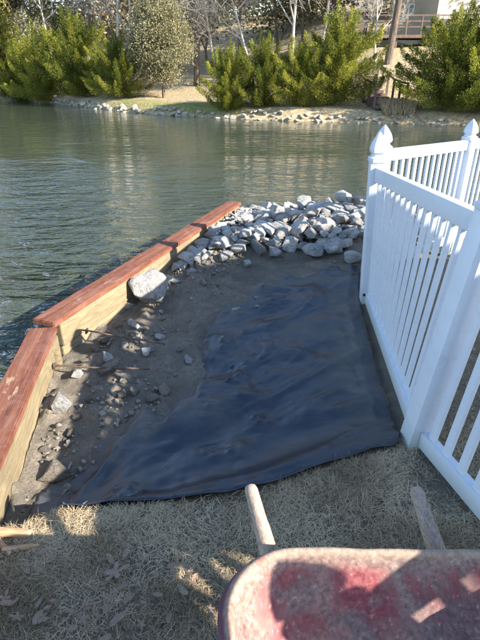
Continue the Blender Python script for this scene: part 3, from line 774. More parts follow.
def build_soil_stones():
    rnd = random.Random(11)
    def gz(x, y): return float(ground_z(np.array([x]), np.array([y]))[0][0])
    big = [(60, 406, 20, .75, 'rock', 'pale flat stone against the near face board'), (57, 474, 24, .6, 'mudrock', 'brown stone at the fabric edge in the sunlit ditch'), (111, 372, 19, .6, 'mudrock', 'dark muddy stone in the shade below the near tie rod'),
           (110, 363, 14, .5, 'rock', 'white chip of stone just under the near tie rod'), (76, 376, 11, .5, 'rock', 'pale stone chip beside the corner post'), (134, 326, 11, .6, 'rock', 'pale stone beyond the bent tie rod'), (124, 346, 8, .6, 'rock', 'small pale stone between the two tie rods'),
           (130, 308, 9, .7, 'rock', 'small round pale stone at the foot of the large boulder'), (236, 311, 8, .6, 'rock', 'lone white stone on the shaded soil beside the fabric'), (165, 392, 13, .7, 'mudrock', 'blocky grey stone on the fabric edge'), (152, 400, 11, .6, 'mudrock', None), (133, 393, 12, .6, 'mudrock', None), (188, 361, 9, .6, 'rock', 'grey stone at the tip of the fabric fold'),
           (147, 352, 10, .5, 'rock', None), (160, 338, 10, .5, 'rock', None), (122, 395, 12, .5, 'mudrock', None), (175, 282, 7, .6, 'rock', None), (204, 285, 6, .6, 'rock', None), (93, 383, 9, .5, 'mudrock', None), (90, 400, 9, .5, 'mudrock', None), (78, 418, 8, .6, 'mudrock', None), (70, 432, 8, .6, 'mudrock', None), (146, 330, 8, .6, 'mudrock', None), (118, 326, 8, .6, 'mudrock', None), (104, 340, 9, .6, 'mudrock', None), (95, 350, 8, .6, 'mudrock', None), (85, 362, 8, .6, 'mudrock', None), (180, 350, 7, .6, 'mudrock', None), (256, 300, 5, .6, 'rock', None), (44, 452, 9, .6, 'mudrock', None)]
    for i, (px, py, w, hf, m, lb) in enumerate(big):
        p = P(px, py, -.10)
        for _ in range(4): p = P(px, py, gz(p.x, p.y) + .01)
        s = w / FPX * (p - Vector((0, 0, CAM_H))).length * (1.5 if lb else 1.55)
        g = gz(p.x, p.y)
        l2 = lb or ('small grey stone half sunk in the dug soil' if m == 'rock' else 'small muddy brown stone half sunk in the dug soil')
        put_rock('stone', ROCKS[(i * 5 + 3) % 16], M[m], (p.x, p.y, g + s * hf * .34), (s, s * .85, s * hf * 1.3), (rnd.uniform(-.3, .3), rnd.uniform(-.3, .3), rnd.uniform(0, 6)), l2, 'stone', None if lb else ('grey stones in the dug soil' if m == 'rock' else 'muddy stones in the dug soil'))
    # uncountable crumbs of soil: one object
    V, F, n = [], [], 0
    src = []
    for me in PEBBLES:
        c = np.zeros(len(me.vertices) * 3, np.float32); me.vertices.foreach_get('co', c); f = np.array([list(p.vertices) for p in me.polygons]); src.append((c.reshape(-1, 3), f))
    xs, ys, ss = [], [], []
    rs = np.random.RandomState(5); N = 26000
    y = rs.uniform(1.5, 5.0, N); x = wall_x(y) + .03 + rs.uniform(0, 1.75, N)
    _, soil, m = ground_z(x, y); left = sstep(0, 1, (fence_x(y) - .04 - x) / 1.15)
    dens = fbm(x * 4, y * 4, 3, 77)
    keep = (m > .8) & (rs.rand(N) < np.clip(.22 + dens * .9, 0, 1) * (.05 + .95 * (1 - sstep(.25, .75, x - wall_x(y))))) & (x > wall_x(y) + .03)
    x, y = x[keep][:900], y[keep][:900]; z = ground_z(x, y)[0]
    for i in range(len(x)):
        c, f = src[i % len(src)]; s = rs.gamma(2.0, .011) + .008; s = min(s, .075); a = rs.uniform(0, 6.28)
        rot = np.array([[math.cos(a), -math.sin(a), 0], [math.sin(a), math.cos(a), 0], [0, 0, 1]])
        V.append((c * np.array([1, .85, .8]) * s) @ rot.T + np.array([x[i], y[i], z[i] + s * .15])); F.append(f + n); n += len(c)
    def chips():
        rc = np.random.RandomState(15); VV, FF, k = [], [], 0
        yy = rc.uniform(4.45, 6.6, 2600); xx = wall_x(yy) + .05 + rc.uniform(0, 2.4, 2600); zz = ground_z(xx, yy)[0]
        lo = np.interp(xx, [-.8, -.5, -.1, .3, .8, 1.1, 1.5, 3], [4.2, 4.5, 4.75, 4.9, 4.95, 4.8, 5.2, 6.0])
        for i in np.nonzero((yy > lo) & (zz > WATERZ))[0][:1300]:
            c, f = src[i % len(src)]; q = min(rc.gamma(2.2, .018) + .02, .10); a = rc.uniform(0, 6.28)
            rot = np.array([[math.cos(a), -math.sin(a), 0], [math.sin(a), math.cos(a), 0], [0, 0, 1]])
            VV.append((c * np.array([1, .8, .7]) * q) @ rot.T + np.array([xx[i], yy[i], zz[i] + q * .2 + rc.uniform(0, .05)])); FF.append(f + k); k += len(c)
        o = link('rock_chips', raw_mesh('rock_chips', np.concatenate(VV), np.concatenate(FF)), M['rock']); tag(o, 'small broken rock chips filling the gaps of the heap', 'rubble', kind='stuff')
    chips()
    me = raw_mesh('soil_crumbs', np.concatenate(V), np.concatenate(F))
    o = link('soil_crumbs', me, M['mudrock']); tag(o, 'loose clods and crumbs of dug soil along the bulkhead', 'soil', kind='stuff')
build_soil_stones()

# ------------------------------------------------------------------ dormant grass
def build_grass():
    rs = np.random.RandomState(2)
    def scatter(N, x0, x1, y0, y1):
        return rs.uniform(x0, x1, N), rs.uniform(y0, y1, N)
    parts = [scatter(240000, -1.1, 1.25, .45, 2.0), scatter(26000, .8, 3.0, 1.0, 4.4), scatter(14000, -1.5, 4, -3, .6)]
    x = np.concatenate([p[0] for p in parts]); y = np.concatenate([p[1] for p in parts])
    z, soil, m = ground_z(x, y)
    bare = np.exp(-(((x - (post0.x + .02)) / .16) ** 2 + ((y - (post0.y - .28)) / .30) ** 2))
    patch = fbm(x * 3, y * 3, 3, 41)
    keep = (soil < .25 + .2 * rs.rand(len(x))) & (x > wall_x(y) + .02) & (rs.rand(len(x)) > bare * .93) & (rs.rand(len(x)) < .70 + patch * .6)
    keep &= ~FAB_POLY[1](x, y)
    x, y, z = x[keep], y[keep], z[keep]; N = len(x)
    L = rs.gamma(4, .0062, N) + .008; W = rs.uniform(.0005, .0013, N)
    clump = vnoise(x * 14, y * 14, seed=15) * 3.0 + vnoise(x * 3, y * 3, seed=19) * 2
    a = clump + rs.normal(0, 1.3, N); lean = np.clip(rs.normal(1.2, .26, N), .15, 1.54)
    d = np.stack([np.cos(a) * np.sin(lean), np.sin(a) * np.sin(lean), np.cos(lean)], -1)
    side = np.stack([-np.sin(a), np.cos(a), np.zeros(N)], -1) + rs.normal(0, .35, (N, 3)); side /= np.linalg.norm(side, axis=1)[:, None]
    up = np.array([0, 0, 1.0]); base = np.stack([x, y, z - .002 + rs.uniform(0, .012, N)], -1)
    curl = rs.normal(0, .22, (N, 1)) * side
    p1 = base + d * (L * .5)[:, None] + up * (L * .07)[:, None]
    p2 = base + d * L[:, None] - up * (L * .10 * lean)[:, None] + curl * (L * .5)[:, None]
    p2[:, 2] = np.maximum(p2[:, 2], z + .002)
    w = side * W[:, None]
    V = np.stack([base - w, base + w, p1 - w * .8, p1 + w * .8, p2], 1).reshape(-1, 3)
    o = np.arange(N)[:, None] * 5
    F = np.concatenate([o + np.array([0, 1, 3]), o + np.array([0, 3, 2]), o + np.array([2, 3, 4])])
    me = raw_mesh('dormant_grass', V, F)
    tone = np.clip(.5 + .55 * fbm(x * 4, y * 4, 3, 91), 0, 1)
    at = me.attributes.new('tone', 'FLOAT', 'POINT'); at.data.foreach_set('value', np.repeat(tone, 5).astype(np.float32))
    g = link('dormant_grass', me, M['straw']); tag(g, 'short straw coloured dormant grass of the lawn', 'grass', kind='stuff')
build_grass()

# ------------------------------------------------------------------ scrap boards, leaves, twigs
def gz1(x, y): return float(ground_z(np.array([x]), np.array([y]))[0][0])
def build_litter():
    rnd = random.Random(21)
    for (pa, pb, w, h, lb) in (((-14, 531), (35, 536), .026, .022, 'reddish scrap board end lying nearest the bulkhead'), ((2, 550), (42, 545), .014, .013, 'pale thin scrap stick below the reddish board end'), ((-20, 566), (3, 560), .03, .02, 'brown scrap wood splinter at the lawn corner'), ((-4, 536), (12, 556), .014, .012, 'thin brown splinter bridging the scrap boards')):
        a, b = P(*pa, .03), P(*pb, .02)
        a.z = gz1(a.x, a.y) + h * .5 + .022; b.z = gz1(b.x, b.y) + h * .5 + .012
        ln = (b - a).length; bm = bmesh.new(); add_box(bm, (0, -ln / 2, 0), (0, ln / 2, 0), w, h)
        bmesh.ops.subdivide_edges(bm, edges=[e for e in bm.edges if e.calc_length() > ln * .6], cuts=5, use_grid_fill=True)
        for v in bm.verts:
            k = rnd.uniform(-.003, .003); v.co.x += k; v.co.z += k * .6
            if v.co.y > ln * .45: v.co.y -= rnd.uniform(0, .03)
        bmesh.ops.bevel(bm, geom=[e for e in bm.edges if e.calc_face_angle(0) > .8], offset=.003, segments=1, affect='EDGES')
        o = obj('scrap_board', bm, M['scrap'], None, 40, (a + b) / 2); d = b - a
        o.rotation_euler = Vector((0, 1, 0)).rotation_difference(d).to_euler(); tag(o, lb, 'scrap wood')
    def leaf_mesh(kind, seed):
        r = random.Random(seed); n = 28; bm = bmesh.new()
        ring = []
        for i in range(n):
            s = i / n * 2 * math.pi
            if kind == 'oak': rad = .5 * (.26 + .70 * abs(math.cos(2.5 * s)) ** 1.1) * (1.25 if abs(math.sin(s)) < .3 else 1)
            else: rad = .5 * (1 - .05 * math.sin(3 * s))
            xx = math.cos(s) * rad; yy = math.sin(s) * rad * (.85 if kind == 'oak' else .42)
            ring.append((xx, yy))
        c = bm.verts.new((0, 0, 0)); mid = [bm.verts.new((x * .5, y * .5, .05 * abs(y) + r.uniform(-.01, .01))) for x, y in ring]
        out = [bm.verts.new((x, y, .22 * abs(y) * r.uniform(.5, 1.3) + .10 * x * x + r.uniform(-.02, .02))) for x, y in ring]
        for i in range(n):
            j = (i + 1) % n; bm.faces.new((c, mid[i], mid[j])); bm.faces.new((mid[i], out[i], out[j], mid[j]))
        me = bpy.data.meshes.new('fallen_leaf'); bm.normal_update(); bm.to_mesh(me); bm.free(); me.materials.append(M['leaf'])
        me.polygons.foreach_set('use_smooth', np.ones(len(me.polygons), bool)); return me
    oak = leaf_mesh('oak', 1); ov = [leaf_mesh('oval', 2 + i) for i in range(3)]
    spots = [(115, 572, .095, oak, .4, 'large lobed oak leaf lying on the lawn', None), (108, 608, .05, ov[0], 1.0, 'pale oval leaf below the oak leaf', None), (118, 618, .07, ov[1], .9, 'tan oval leaf nearest the lower lawn edge', None), (195, 576, .04, ov[2], 1.1, 'thin pale leaf blade beside the wheelbarrow', None)]
    for _ in range(46):
        px, py = min(rnd.uniform(0, 235), rnd.uniform(20, 300)), rnd.uniform(530, 640)
        if py < 545 and px < 60: continue
        spots.append((px, py, rnd.uniform(.025, .055), rnd.choice(ov + [oak]), rnd.uniform(0, 6), 'small dry brown leaf scattered on the lawn', 'small leaves on the lawn'))
    for _ in range(14):
        px, py = rnd.uniform(425, 478), rnd.uniform(330, 420)
        spots.append((px, py, rnd.uniform(.03, .055), rnd.choice(ov + [oak]), rnd.uniform(0, 6), 'dry brown leaf on the lawn behind the fence pickets', 'leaves behind the fence'))
    for (px, py, s, me, a, lb, g) in spots:
        p = P(px, py, .03); o = bpy.data.objects.new('fallen_leaf', me); C.objects.link(o)
        o.location = (p.x, p.y, gz1(p.x, p.y) + .026); o.scale = (s, s, s); o.rotation_euler = (rnd.uniform(-.3, .3), rnd.uniform(-.3, .3), a); tag(o, lb, 'leaf', g)
    for (pts, r, lb, zo) in (([(386, 478), (402, 473), (425, 471), (432, 480), (424, 484)], .0028, 'reddish twig on the bare soil at the fence foot', .025), ([(434, 519), (455, 527), (480, 536)], .0025, 'pale straight twig under the fence rail', .022), ([(160, 456), (175, 442)], .0016, 'forked dry grass stalk lying on the fabric', .05), ([(60, 632), (85, 612), (108, 604)], .003, 'long brown twig on the shaded lawn', .03)):
        P3 = []
        for px, py in pts:
            p = P(px, py, 0); P3.append(Vector((p.x, p.y, gz1(p.x, p.y) + zo)))
        fine = []
        for a, b in zip(P3[:-1], P3[1:]): fine += [a.lerp(b, k / 4) + Vector((rnd.uniform(-.003, .003), rnd.uniform(-.003, .003), rnd.uniform(-.002, .004))) for k in range(4)]
        fine.append(P3[-1]); bm = bmesh.new(); add_tube(bm, fine, [r * (1 - .5 * i / len(fine)) for i in range(len(fine))], 6)
        if 'forked' in lb: add_tube(bm, [fine[2], fine[2] + Vector((.035, .03, .004))], [r, r * .6], 6)
        o = obj('twig', bm, M['twig'], None, 60); tag(o, lb, 'twig')
build_litter()

# ------------------------------------------------------------------ far shore stones
def build_shore_stones():
    rnd = random.Random(31)
    xs = np.linspace(SX[1], SX[-2], 400); ys = shore_y(xs); seg = np.hypot(np.diff(xs), np.diff(ys)); cum = np.concatenate([[0], np.cumsum(seg)])
    n = 0
    def at(s): return float(np.interp(s, cum, xs)), float(np.interp(s, cum, ys))
    s = 0.0
    while s < cum[-1] and n < 295:
        x, y = at(s); u = x / y * FPX + 240
        dens = 1.0
        if u < 12 or u > 500: s += .8; continue
        w = rnd.uniform(.24, .48) * (1.2 if 40 < u < 110 else 1)
        for row in range(2 if 50 < u < 440 else 1):
            if row == 1 and rnd.random() < .25: continue
            t = (.22, .55)[row] + rnd.uniform(-.12, .12); yy = y + t; xx = x + rnd.uniform(-.1, .1)
            z = float(bank_z(np.array([xx]), np.array([yy]))[0])
            put_rock('shore_stone', rnd.choice(ROCKS), M['shorerock'], (xx, yy, z + w * .12), (w, w * .8, w * rnd.uniform(.55, .8)), (rnd.uniform(-.3, .3), rnd.uniform(-.3, .3), rnd.uniform(0, 6)), 'pale tan stone in the row along the far shoreline', 'stone', 'stones lining the far shore'); n += 1
        s += w * .72
build_shore_stones()

# ------------------------------------------------------------------ trees
def leaf_cloud(name, pos, dirs, length, width, tone, rs):
    """one rhombus per leaf spray"""
    N = len(pos); d = dirs / (np.linalg.norm(dirs, axis=1)[:, None] + 1e-9)
    rv = rs.normal(0, 1, (N, 3)); s = np.cross(d, rv); s /= np.linalg.norm(s, axis=1)[:, None] + 1e-9
    L = length[:, None]; W = width[:, None]
    V = np.stack([pos, pos + d * L * .45 + s * W, pos + d * L, pos + d * L * .45 - s * W], 1).reshape(-1, 3)
    F = np.arange(N * 4).reshape(-1, 4); me = raw_mesh(name, V, F)
    at = me.attributes.new('tone', 'FLOAT', 'POINT'); at.data.foreach_set('value', np.repeat(np.clip(tone, 0, 1), 4).astype(np.float32)); return me
def juniper(seed, h=5, w=4, plumes=110, per=850):
    rs = np.random.RandomState(seed); pos, dr, tn = [], [], []; bm = bmesh.new()
    trunk = [(0, 0, -.2)]; ph = rs.uniform(0, 6)
    for i in range(1, 7): f = i / 6; trunk.append((.12 * math.sin(f * 4 + ph), .12 * math.cos(f * 3 + ph), f * h * .85))
    add_tube(bm, trunk, [.16 * (1 - .85 * i / 6) + .01 for i in range(7)], 8)
    for k in range(plumes):
        f = (k + rs.rand()) / plumes; f = f ** 1.0
        a = k * 2.39996 + rs.normal(0, .4)
        prof = np.interp(f, [0, .12, .35, .7, .9, 1], [.80, 1.04, 1.06, .86, .55, .2])
        reach = w / 2 * prof * rs.uniform(.5, 1.12) * (.35 if rs.rand() < .22 else 1)
        z0 = f * h * .70
        up = h * (.10 + .20 * rs.rand() ** 1.2) * (1.0 + .12 * f) * (1.15 if reach < w * .2 else 1)
        n = int(per * (.6 + reach / w))
        t = rs.rand(n) ** .7
        bend = .08 * rs.normal(0, 1, 2)
        ax = np.cos(a) * reach * (1 - (1 - t) ** 1.5) + bend[0] * t; ay = np.sin(a) * reach * (1 - (1 - t) ** 1.5) + bend[1] * t
        az = z0 + up * (t * .25 + .75 * t ** 2.0)
        L, rise = up, 1.0
        rr = (.46 * (1 - t) ** .7 + .03) * rs.uniform(.7, 1.15)
        off = rs.normal(0, 1, (n, 3)); off /= np.linalg.norm(off, axis=1)[:, None]; off *= (rs.rand(n) ** .45)[:, None] * rr[:, None]
        off[:, 2] *= 1.15
        p = np.stack([ax, ay, az], -1) + off
        p[:, 2] = np.maximum(p[:, 2], .10 + rs.rand(n) * .3)
        g = np.array([math.cos(a) * .55, math.sin(a) * .55, .9])
        d = g + off / (rr[:, None] + .05) * .8 + rs.normal(0, .25, (n, 3))
        pos.append(p); dr.append(d); tn.append(np.clip(rs.normal(.5, .25) + t * .2 - .08 + rs.normal(0, .12, n), 0, 1))
        if k % 3 == 0:
            q = [(trunk[0][0], trunk[0][1], z0 + .05), (math.cos(a) * reach * .5, math.sin(a) * reach * .5, z0 + L * rise * .3), (math.cos(a) * reach * .85, math.sin(a) * reach * .85, z0 + L * rise * .7)]
            add_tube(bm, q, [.04, .025, .01], 5)
    pos = np.concatenate(pos); dr = np.concatenate(dr); tn = np.concatenate(tn)
    N = len(pos); me = leaf_cloud('crown', pos, dr, rs.uniform(.055, .12, N), rs.uniform(.009, .018, N), tn, rs)
    tm = bpy.data.meshes.new('trunk'); bm.to_mesh(tm); bm.free(); return tm, me
def branchy(seed, h, spread, levels=4, r0=.16, lean=0, first=.3, kids=(5, 7), twig=.006):
    """bare tree: returns the wood mesh and its twig tips"""
    rnd = random.Random(seed); bm = bmesh.new(); tips = []
    def grow(p, d, L, r, lv):
        n = 5 if lv < 2 else 3; pts = [p]; rr = [r]; q = p.copy(); dd = d.copy()
        for i in range(n):
            dd = (dd + Vector((rnd.gauss(0, .11), rnd.gauss(0, .11), rnd.gauss(.03, .07)))).normalized(); q = q + dd * (L / n); pts.append(q.copy()); rr.append(max(twig, r * (1 - .72 * (i + 1) / n)))
        add_tube(bm, pts, rr, (8, 6, 4, 3, 3)[min(lv, 4)], cap=False)
        if lv >= levels: tips.append((pts[-1], dd)); return
        for k in range(rnd.randint(*kids)):
            f = rnd.uniform(first if lv == 0 else .2, 1.0); i = min(int(f * n), n - 1); s = pts[i].lerp(pts[i + 1], f * n - i)
            ang = rnd.uniform(.45, .95); az = rnd.uniform(0, 6.28); base = (pts[i + 1] - pts[i]).normalized(); o = base.orthogonal(); o.rotate(Matrix.Rotation(az, 3, base))
            nd = (base * math.cos(ang) + o * math.sin(ang) * spread); nd.z += .15; nd.normalize()
            grow(s, nd, L * rnd.uniform(.42, .62), max(twig, rr[i] * rnd.uniform(.4, .6)), lv + 1)
    grow(Vector((0, 0, -.3)), Vector((lean, 0, 1)).normalized(), h, r0, 0)
    me = bpy.data.meshes.new('trunk'); bm.normal_update(); bm.to_mesh(me); bm.free()
    me.polygons.foreach_set('use_smooth', np.ones(len(me.polygons), bool)); return me, tips
def leafy(seed, h, spread, per, size, sig, **kw):
    me, tips = branchy(seed, h, spread, **kw); rs = np.random.RandomState(seed)
    pos, tn = [], []
    for (p, d) in tips:
        c = np.array(p); pos.append(c + rs.normal(0, sig, (per, 3))); tn.append(np.clip(rs.normal(.5, .18) + rs.normal(0, .12, per), 0, 1))
    pos = np.concatenate(pos); tn = np.concatenate(tn); N = len(pos); d = rs.normal(0, 1, (N, 3)); d[:, 2] += .3
    return me, leaf_cloud('crown', pos, d, rs.uniform(.7, 1.3, N) * size, rs.uniform(.25, .4, N) * size, tn, rs)
def ball_tree(seed, h, w, z0, N, size, clumps=70):
    """dense round crowned evergreen on a short trunk"""
    rs = np.random.RandomState(seed); bm = bmesh.new(); add_tube(bm, [(0, 0, -.3), (.03, 0, z0 * .6), (0, .03, z0 * 1.2), (.05, 0, h * .6), (0, 0, h * .85)], [.13, .11, .10, .06, .02], 8)
    pos, tn = [], []
    for k in range(clumps):
        v = rs.normal(0, 1, 3); v /= np.linalg.norm(v); v *= rs.uniform(.45, 1) ** .5
        hh = (v[2] + 1) / 2; c = np.array([v[0] * w / 2 * (1 - .35 * hh), v[1] * w / 2 * (1 - .35 * hh), z0 + hh * (h - z0)])
        n = N // clumps; pos.append(c + rs.normal(0, 1, (n, 3)) * np.array([.36, .36, .28]) * w / 4.2); tn.append(np.clip(rs.normal(.5, .17) + rs.normal(0, .1, n), 0, 1))
        if k % 4 == 0: add_tube(bm, [(0, 0, z0 + (c[2] - z0) * .35), tuple(c * np.array([.5, .5, 1]) * .9), tuple(c)], [.05, .03, .01], 5)
    pos = np.concatenate(pos); tn = np.concatenate(tn); n = len(pos); d = rs.normal(0, 1, (n, 3)); d[:, 2] += .4
    tm = bpy.data.meshes.new('trunk'); bm.to_mesh(tm); bm.free()
    return tm, leaf_cloud('crown', pos, d, rs.uniform(.7, 1.3, n) * size, rs.uniform(.25, .42, n) * size, tn, rs)
def pine(seed, h=16, first=.45):
    rs = np.random.RandomState(seed); rnd = random.Random(seed); bm = bmesh.new(); n = 9
    trunk = [Vector((.25 * math.sin(i * .5 + seed), .2 * math.cos(i * .6 + seed), -.4 + i / (n - 1) * h)) for i in range(n)]; add_tube(bm, trunk, [.23 * (1 - .85 * i / (n - 1)) for i in range(n)], 10)
    pos, dr, tn = [], [], []
    for k in range(46):
        f = first + (1 - first) * (k + rs.rand()) / 46; i = min(int(f * (n - 1)), n - 2); b = trunk[i].lerp(trunk[i + 1], f * (n - 1) - i); a = rs.uniform(0, 6.28); L = (1.15 - f) * 3.6 * rs.uniform(.6, 1.1) + .5
        e = b + Vector((math.cos(a) * L, math.sin(a) * L, L * rs.uniform(.05, .5))); mdl = b.lerp(e, .55) + Vector((0, 0, -.1 * L)); add_tube(bm, [b, mdl, e], [.05, .03, .012], 5)
        for q, wgt in ((e, 1), (b.lerp(e, .78), .9), (mdl, .7)):
            m_ = int(150 * wgt); o = rs.normal(0, 1, (m_, 3)) * np.array([.36, .36, .26]); pos.append(np.array(q) + o); dr.append(o + np.array([0, 0, .25])); tn.append(np.clip(rs.normal(.5, .15) + rs.normal(0, .1, m_), 0, 1))
    pos = np.concatenate(pos); dr = np.concatenate(dr); tn = np.concatenate(tn); N = len(pos)
    tm = bpy.data.meshes.new('trunk'); bm.to_mesh(tm); bm.free(); return tm, leaf_cloud('crown', pos, dr, rs.uniform(.2, .34, N), rs.uniform(.02, .04, N), tn, rs)
def plant_tree(name, kind, lb, px, Y, scale, rz, mt, mc, group, loc=None):
    tm, cm = kind; x = (px - 240) / FPX * (Y * cp + 1.8 * sp_)
    z = float(bank_z(np.array([x]), np.array([Y]))[0])
    t = thing(name, lb, 'tree', (x, Y, z - .05), group, (0, 0, rz)); t.scale = scale if isinstance(scale, tuple) else (scale,) * 3
    if not tm.materials: tm.materials.append(mt)
    link('trunk', tm, None, t)
    if cm is not None:
        if not cm.materials: cm.materials.append(mc)
        link('crown', cm, None, t)
    return t

JUN = [juniper(1, 5.0, 4.6), juniper(2, 5.0, 4.8), juniper(3, 5.0, 5.2), juniper(4, 5.0, 4.2)]
G = 'junipers along the far shore'
for a in (
    (48, 37.8, 1.02, 0, 0, 'broad dark juniper at the far left point'), (84, 35.2, 1.06, 1.1, 1, 'tall juniper next to the left end of the stone row'), (122, 32.0, .74, 2.2, 2, 'juniper leaning over the stones left of the brown clearing'), (24, 41.0, .9, 3.0, 3, 'juniper behind the leftmost waterline'),
    (228, 25.4, .60, .7, 3, 'low juniper just right of the brown clearing'), (262, 25.6, .66, 1.9, 2, 'juniper in front of the pale bare trunks'), (300, 25.0, .62, .2, 1, 'bushy juniper left of the tallest centre juniper'), (337, 24.9, .84, 4.0, 0, 'tall bright juniper left of the stair gap'),
    (446, 22.9, .86, 2.5, 2, 'large dark juniper right of the stair gap'), (492, 22.2, 1.0, 5.1, 1, 'large juniper at the right edge of the photo'), (550, 22.4, .9, 1.0, 3, 'juniper beyond the right edge of the fence')):
    px, Y, s, rz, k, lb = a
    plant_tree('juniper_tree', JUN[k], lb, px, Y, (s * 1.14, s * 1.08, s * .96), rz, M['bark'], M['juniper'], G)
YT = ball_tree(11, 9, 7, 1.0, 16000, .30, 90)
plant_tree('yellow_green_tree', YT, 'sunlit yellow green tree at the left edge', -14, 45, (.9, .9, .95), .4, M['bark'], M['yellowleaf'], None)
OL = ball_tree(14, 6.4, 4.2, 1.0, 40000, .11, 120)
plant_tree('olive_tree', OL, 'grey olive broadleaf tree with short trunk on the brown clearing', 164, 31.5, .86, 0, M['bark'], M['olive'], None)
BR = [branchy(21, 9, 1.0, 4, .15, .05, .25), branchy(22, 10, .9, 4, .13, -.08, .3), branchy(23, 8.5, 1.1, 4, .12, .1, .2)]
bare_labels = ['pale bare tree forking above the left junipers', 'slanting pale bare tree behind the olive tree', 'white trunked bare tree above the centre junipers', 'slim bare tree left of the white trunk', 'leaning bare tree at the top centre', 'bare tree beside the dark pine trunk', 'bare tree over the far left junipers', 'bare grey tree in front of the cream house']
for (px, Y, s, rz, k), lb in zip(((118, 39, .95, 0, 0), (136, 40, .9, 2, 1), (290, 33, .9, 1, 1), (258, 34, .8, 3.5, 2), (315, 36, .85, 4.4, 0), (215, 38, .9, 5.0, 2), (60, 48, 1.0, 1.5, 0), (372, 31, .6, 2.2, 2)), bare_labels):
    plant_tree('bare_tree', (BR[k][0], None), lb, px, Y, s, rz, M['palebark'], None, 'bare trees behind the junipers')
PN = [pine(31, 16, .48), pine(32, 15, .42)]
for (px, Y, s, rz, k), lb in zip(((198, 36, 1.0, 0, 0), (384, 31, .95, 1, 1), (100, 52, 1.1, 2, 0), (330, 46, 1.0, 3, 1), (20, 56, 1.0, 4, 1), (450, 40, 1.0, 2.5, 0)), ('dark pine trunk right of the olive tree', 'straight brown pine trunk left of the cream house', 'tall pine deep behind the left junipers', 'tall pine behind the centre junipers', 'tall pine at the far left background', 'tall pine behind the right junipers')):
    plant_tree('pine_tree', PN[k], lb, px, Y, s, rz, M['bark'], M['pineneedle'], 'tall pines on the far bank')
WD = [leafy(41, 8, 1.0, 34, .26, .42, levels=3, r0=.14, kids=(5, 7), first=.15), leafy(42, 9, .9, 30, .28, .45, levels=3, r0=.14, kids=(5, 7), first=.12)]
WO = (WD[0][0].copy(), WD[0][1].copy())
rb = random.Random(9)
slots = [(-70, 56), (-35, 60), (5, 62), (40, 55), (75, 60), (112, 54), (150, 48), (178, 52), (208, 50), (240, 45), (275, 48), (300, 44), (332, 50), (358, 45), (480, 36), (520, 34), (448, 50), (560, 40), (620, 36)]
for i, (px, Y) in enumerate(slots):
    olive = i % 3 == 1
    k = WO if olive else WD[i % 2]
    plant_tree('woodland_tree', k, 'olive leaved woodland tree far behind the junipers' if olive else 'brownish woodland tree far behind the junipers', px, Y, rb.uniform(.85, 1.2), rb.uniform(0, 6), M['bark'], M['olive'] if olive else M['brownleaf'], 'olive woodland trees' if olive else 'brown woodland trees')
# far wood that reads as one mass
def far_wood():
    rs = np.random.RandomState(71); pos, tn = [], []
    for k in range(230):
        x = rs.uniform(-75, 50); y = float(shore_y(x)) + rs.uniform(34, 62); g = float(bank_z(np.array([x]), np.array([y]))[0]); h = rs.uniform(3, 9)
        n = 330; c = np.array([x, y, g + h * .5]); pos.append(c + rs.normal(0, 1, (n, 3)) * np.array([1.5, 1.5, h * .3])); tn.append(np.clip(rs.normal(.5, .2) + rs.normal(0, .12, n), 0, 1))
    pos = np.concatenate(pos); tn = np.concatenate(tn); n = len(pos)
    me = leaf_cloud('far_wood', pos, rs.normal(0, 1, (n, 3)), rs.uniform(.3, .6, n), rs.uniform(.1, .2, n), tn, rs)
    o = link('far_wood', me, M['olive']); tag(o, 'hazy olive brown wood far behind the shore trees', 'wood', kind='stuff')
far_wood()
# dry tall grass tufts in the stair gap
def tufts():
    rs = np.random.RandomState(5)
    N = 5200; px = rs.uniform(392, 420, N); t = rs.uniform(.7, 2.2, N); x = (px - 240) / FPX * (21.5 * cp + 1) ; y = shore_y(x) + t; z = bank_z(x, y)
    d = rs.normal(0, .25, (N, 3)); d[:, 2] = 1
    me = leaf_cloud('dry_reeds', np.stack([x, y, z], -1), d, rs.uniform(.2, .5, N), rs.uniform(.008, .018, N), rs.rand(N), rs)
    o = link('dry_reeds', me, M['straw']); tag(o, 'tuft of tall dry grass on the far bank below the stair gap', 'grass', kind='stuff')
tufts()

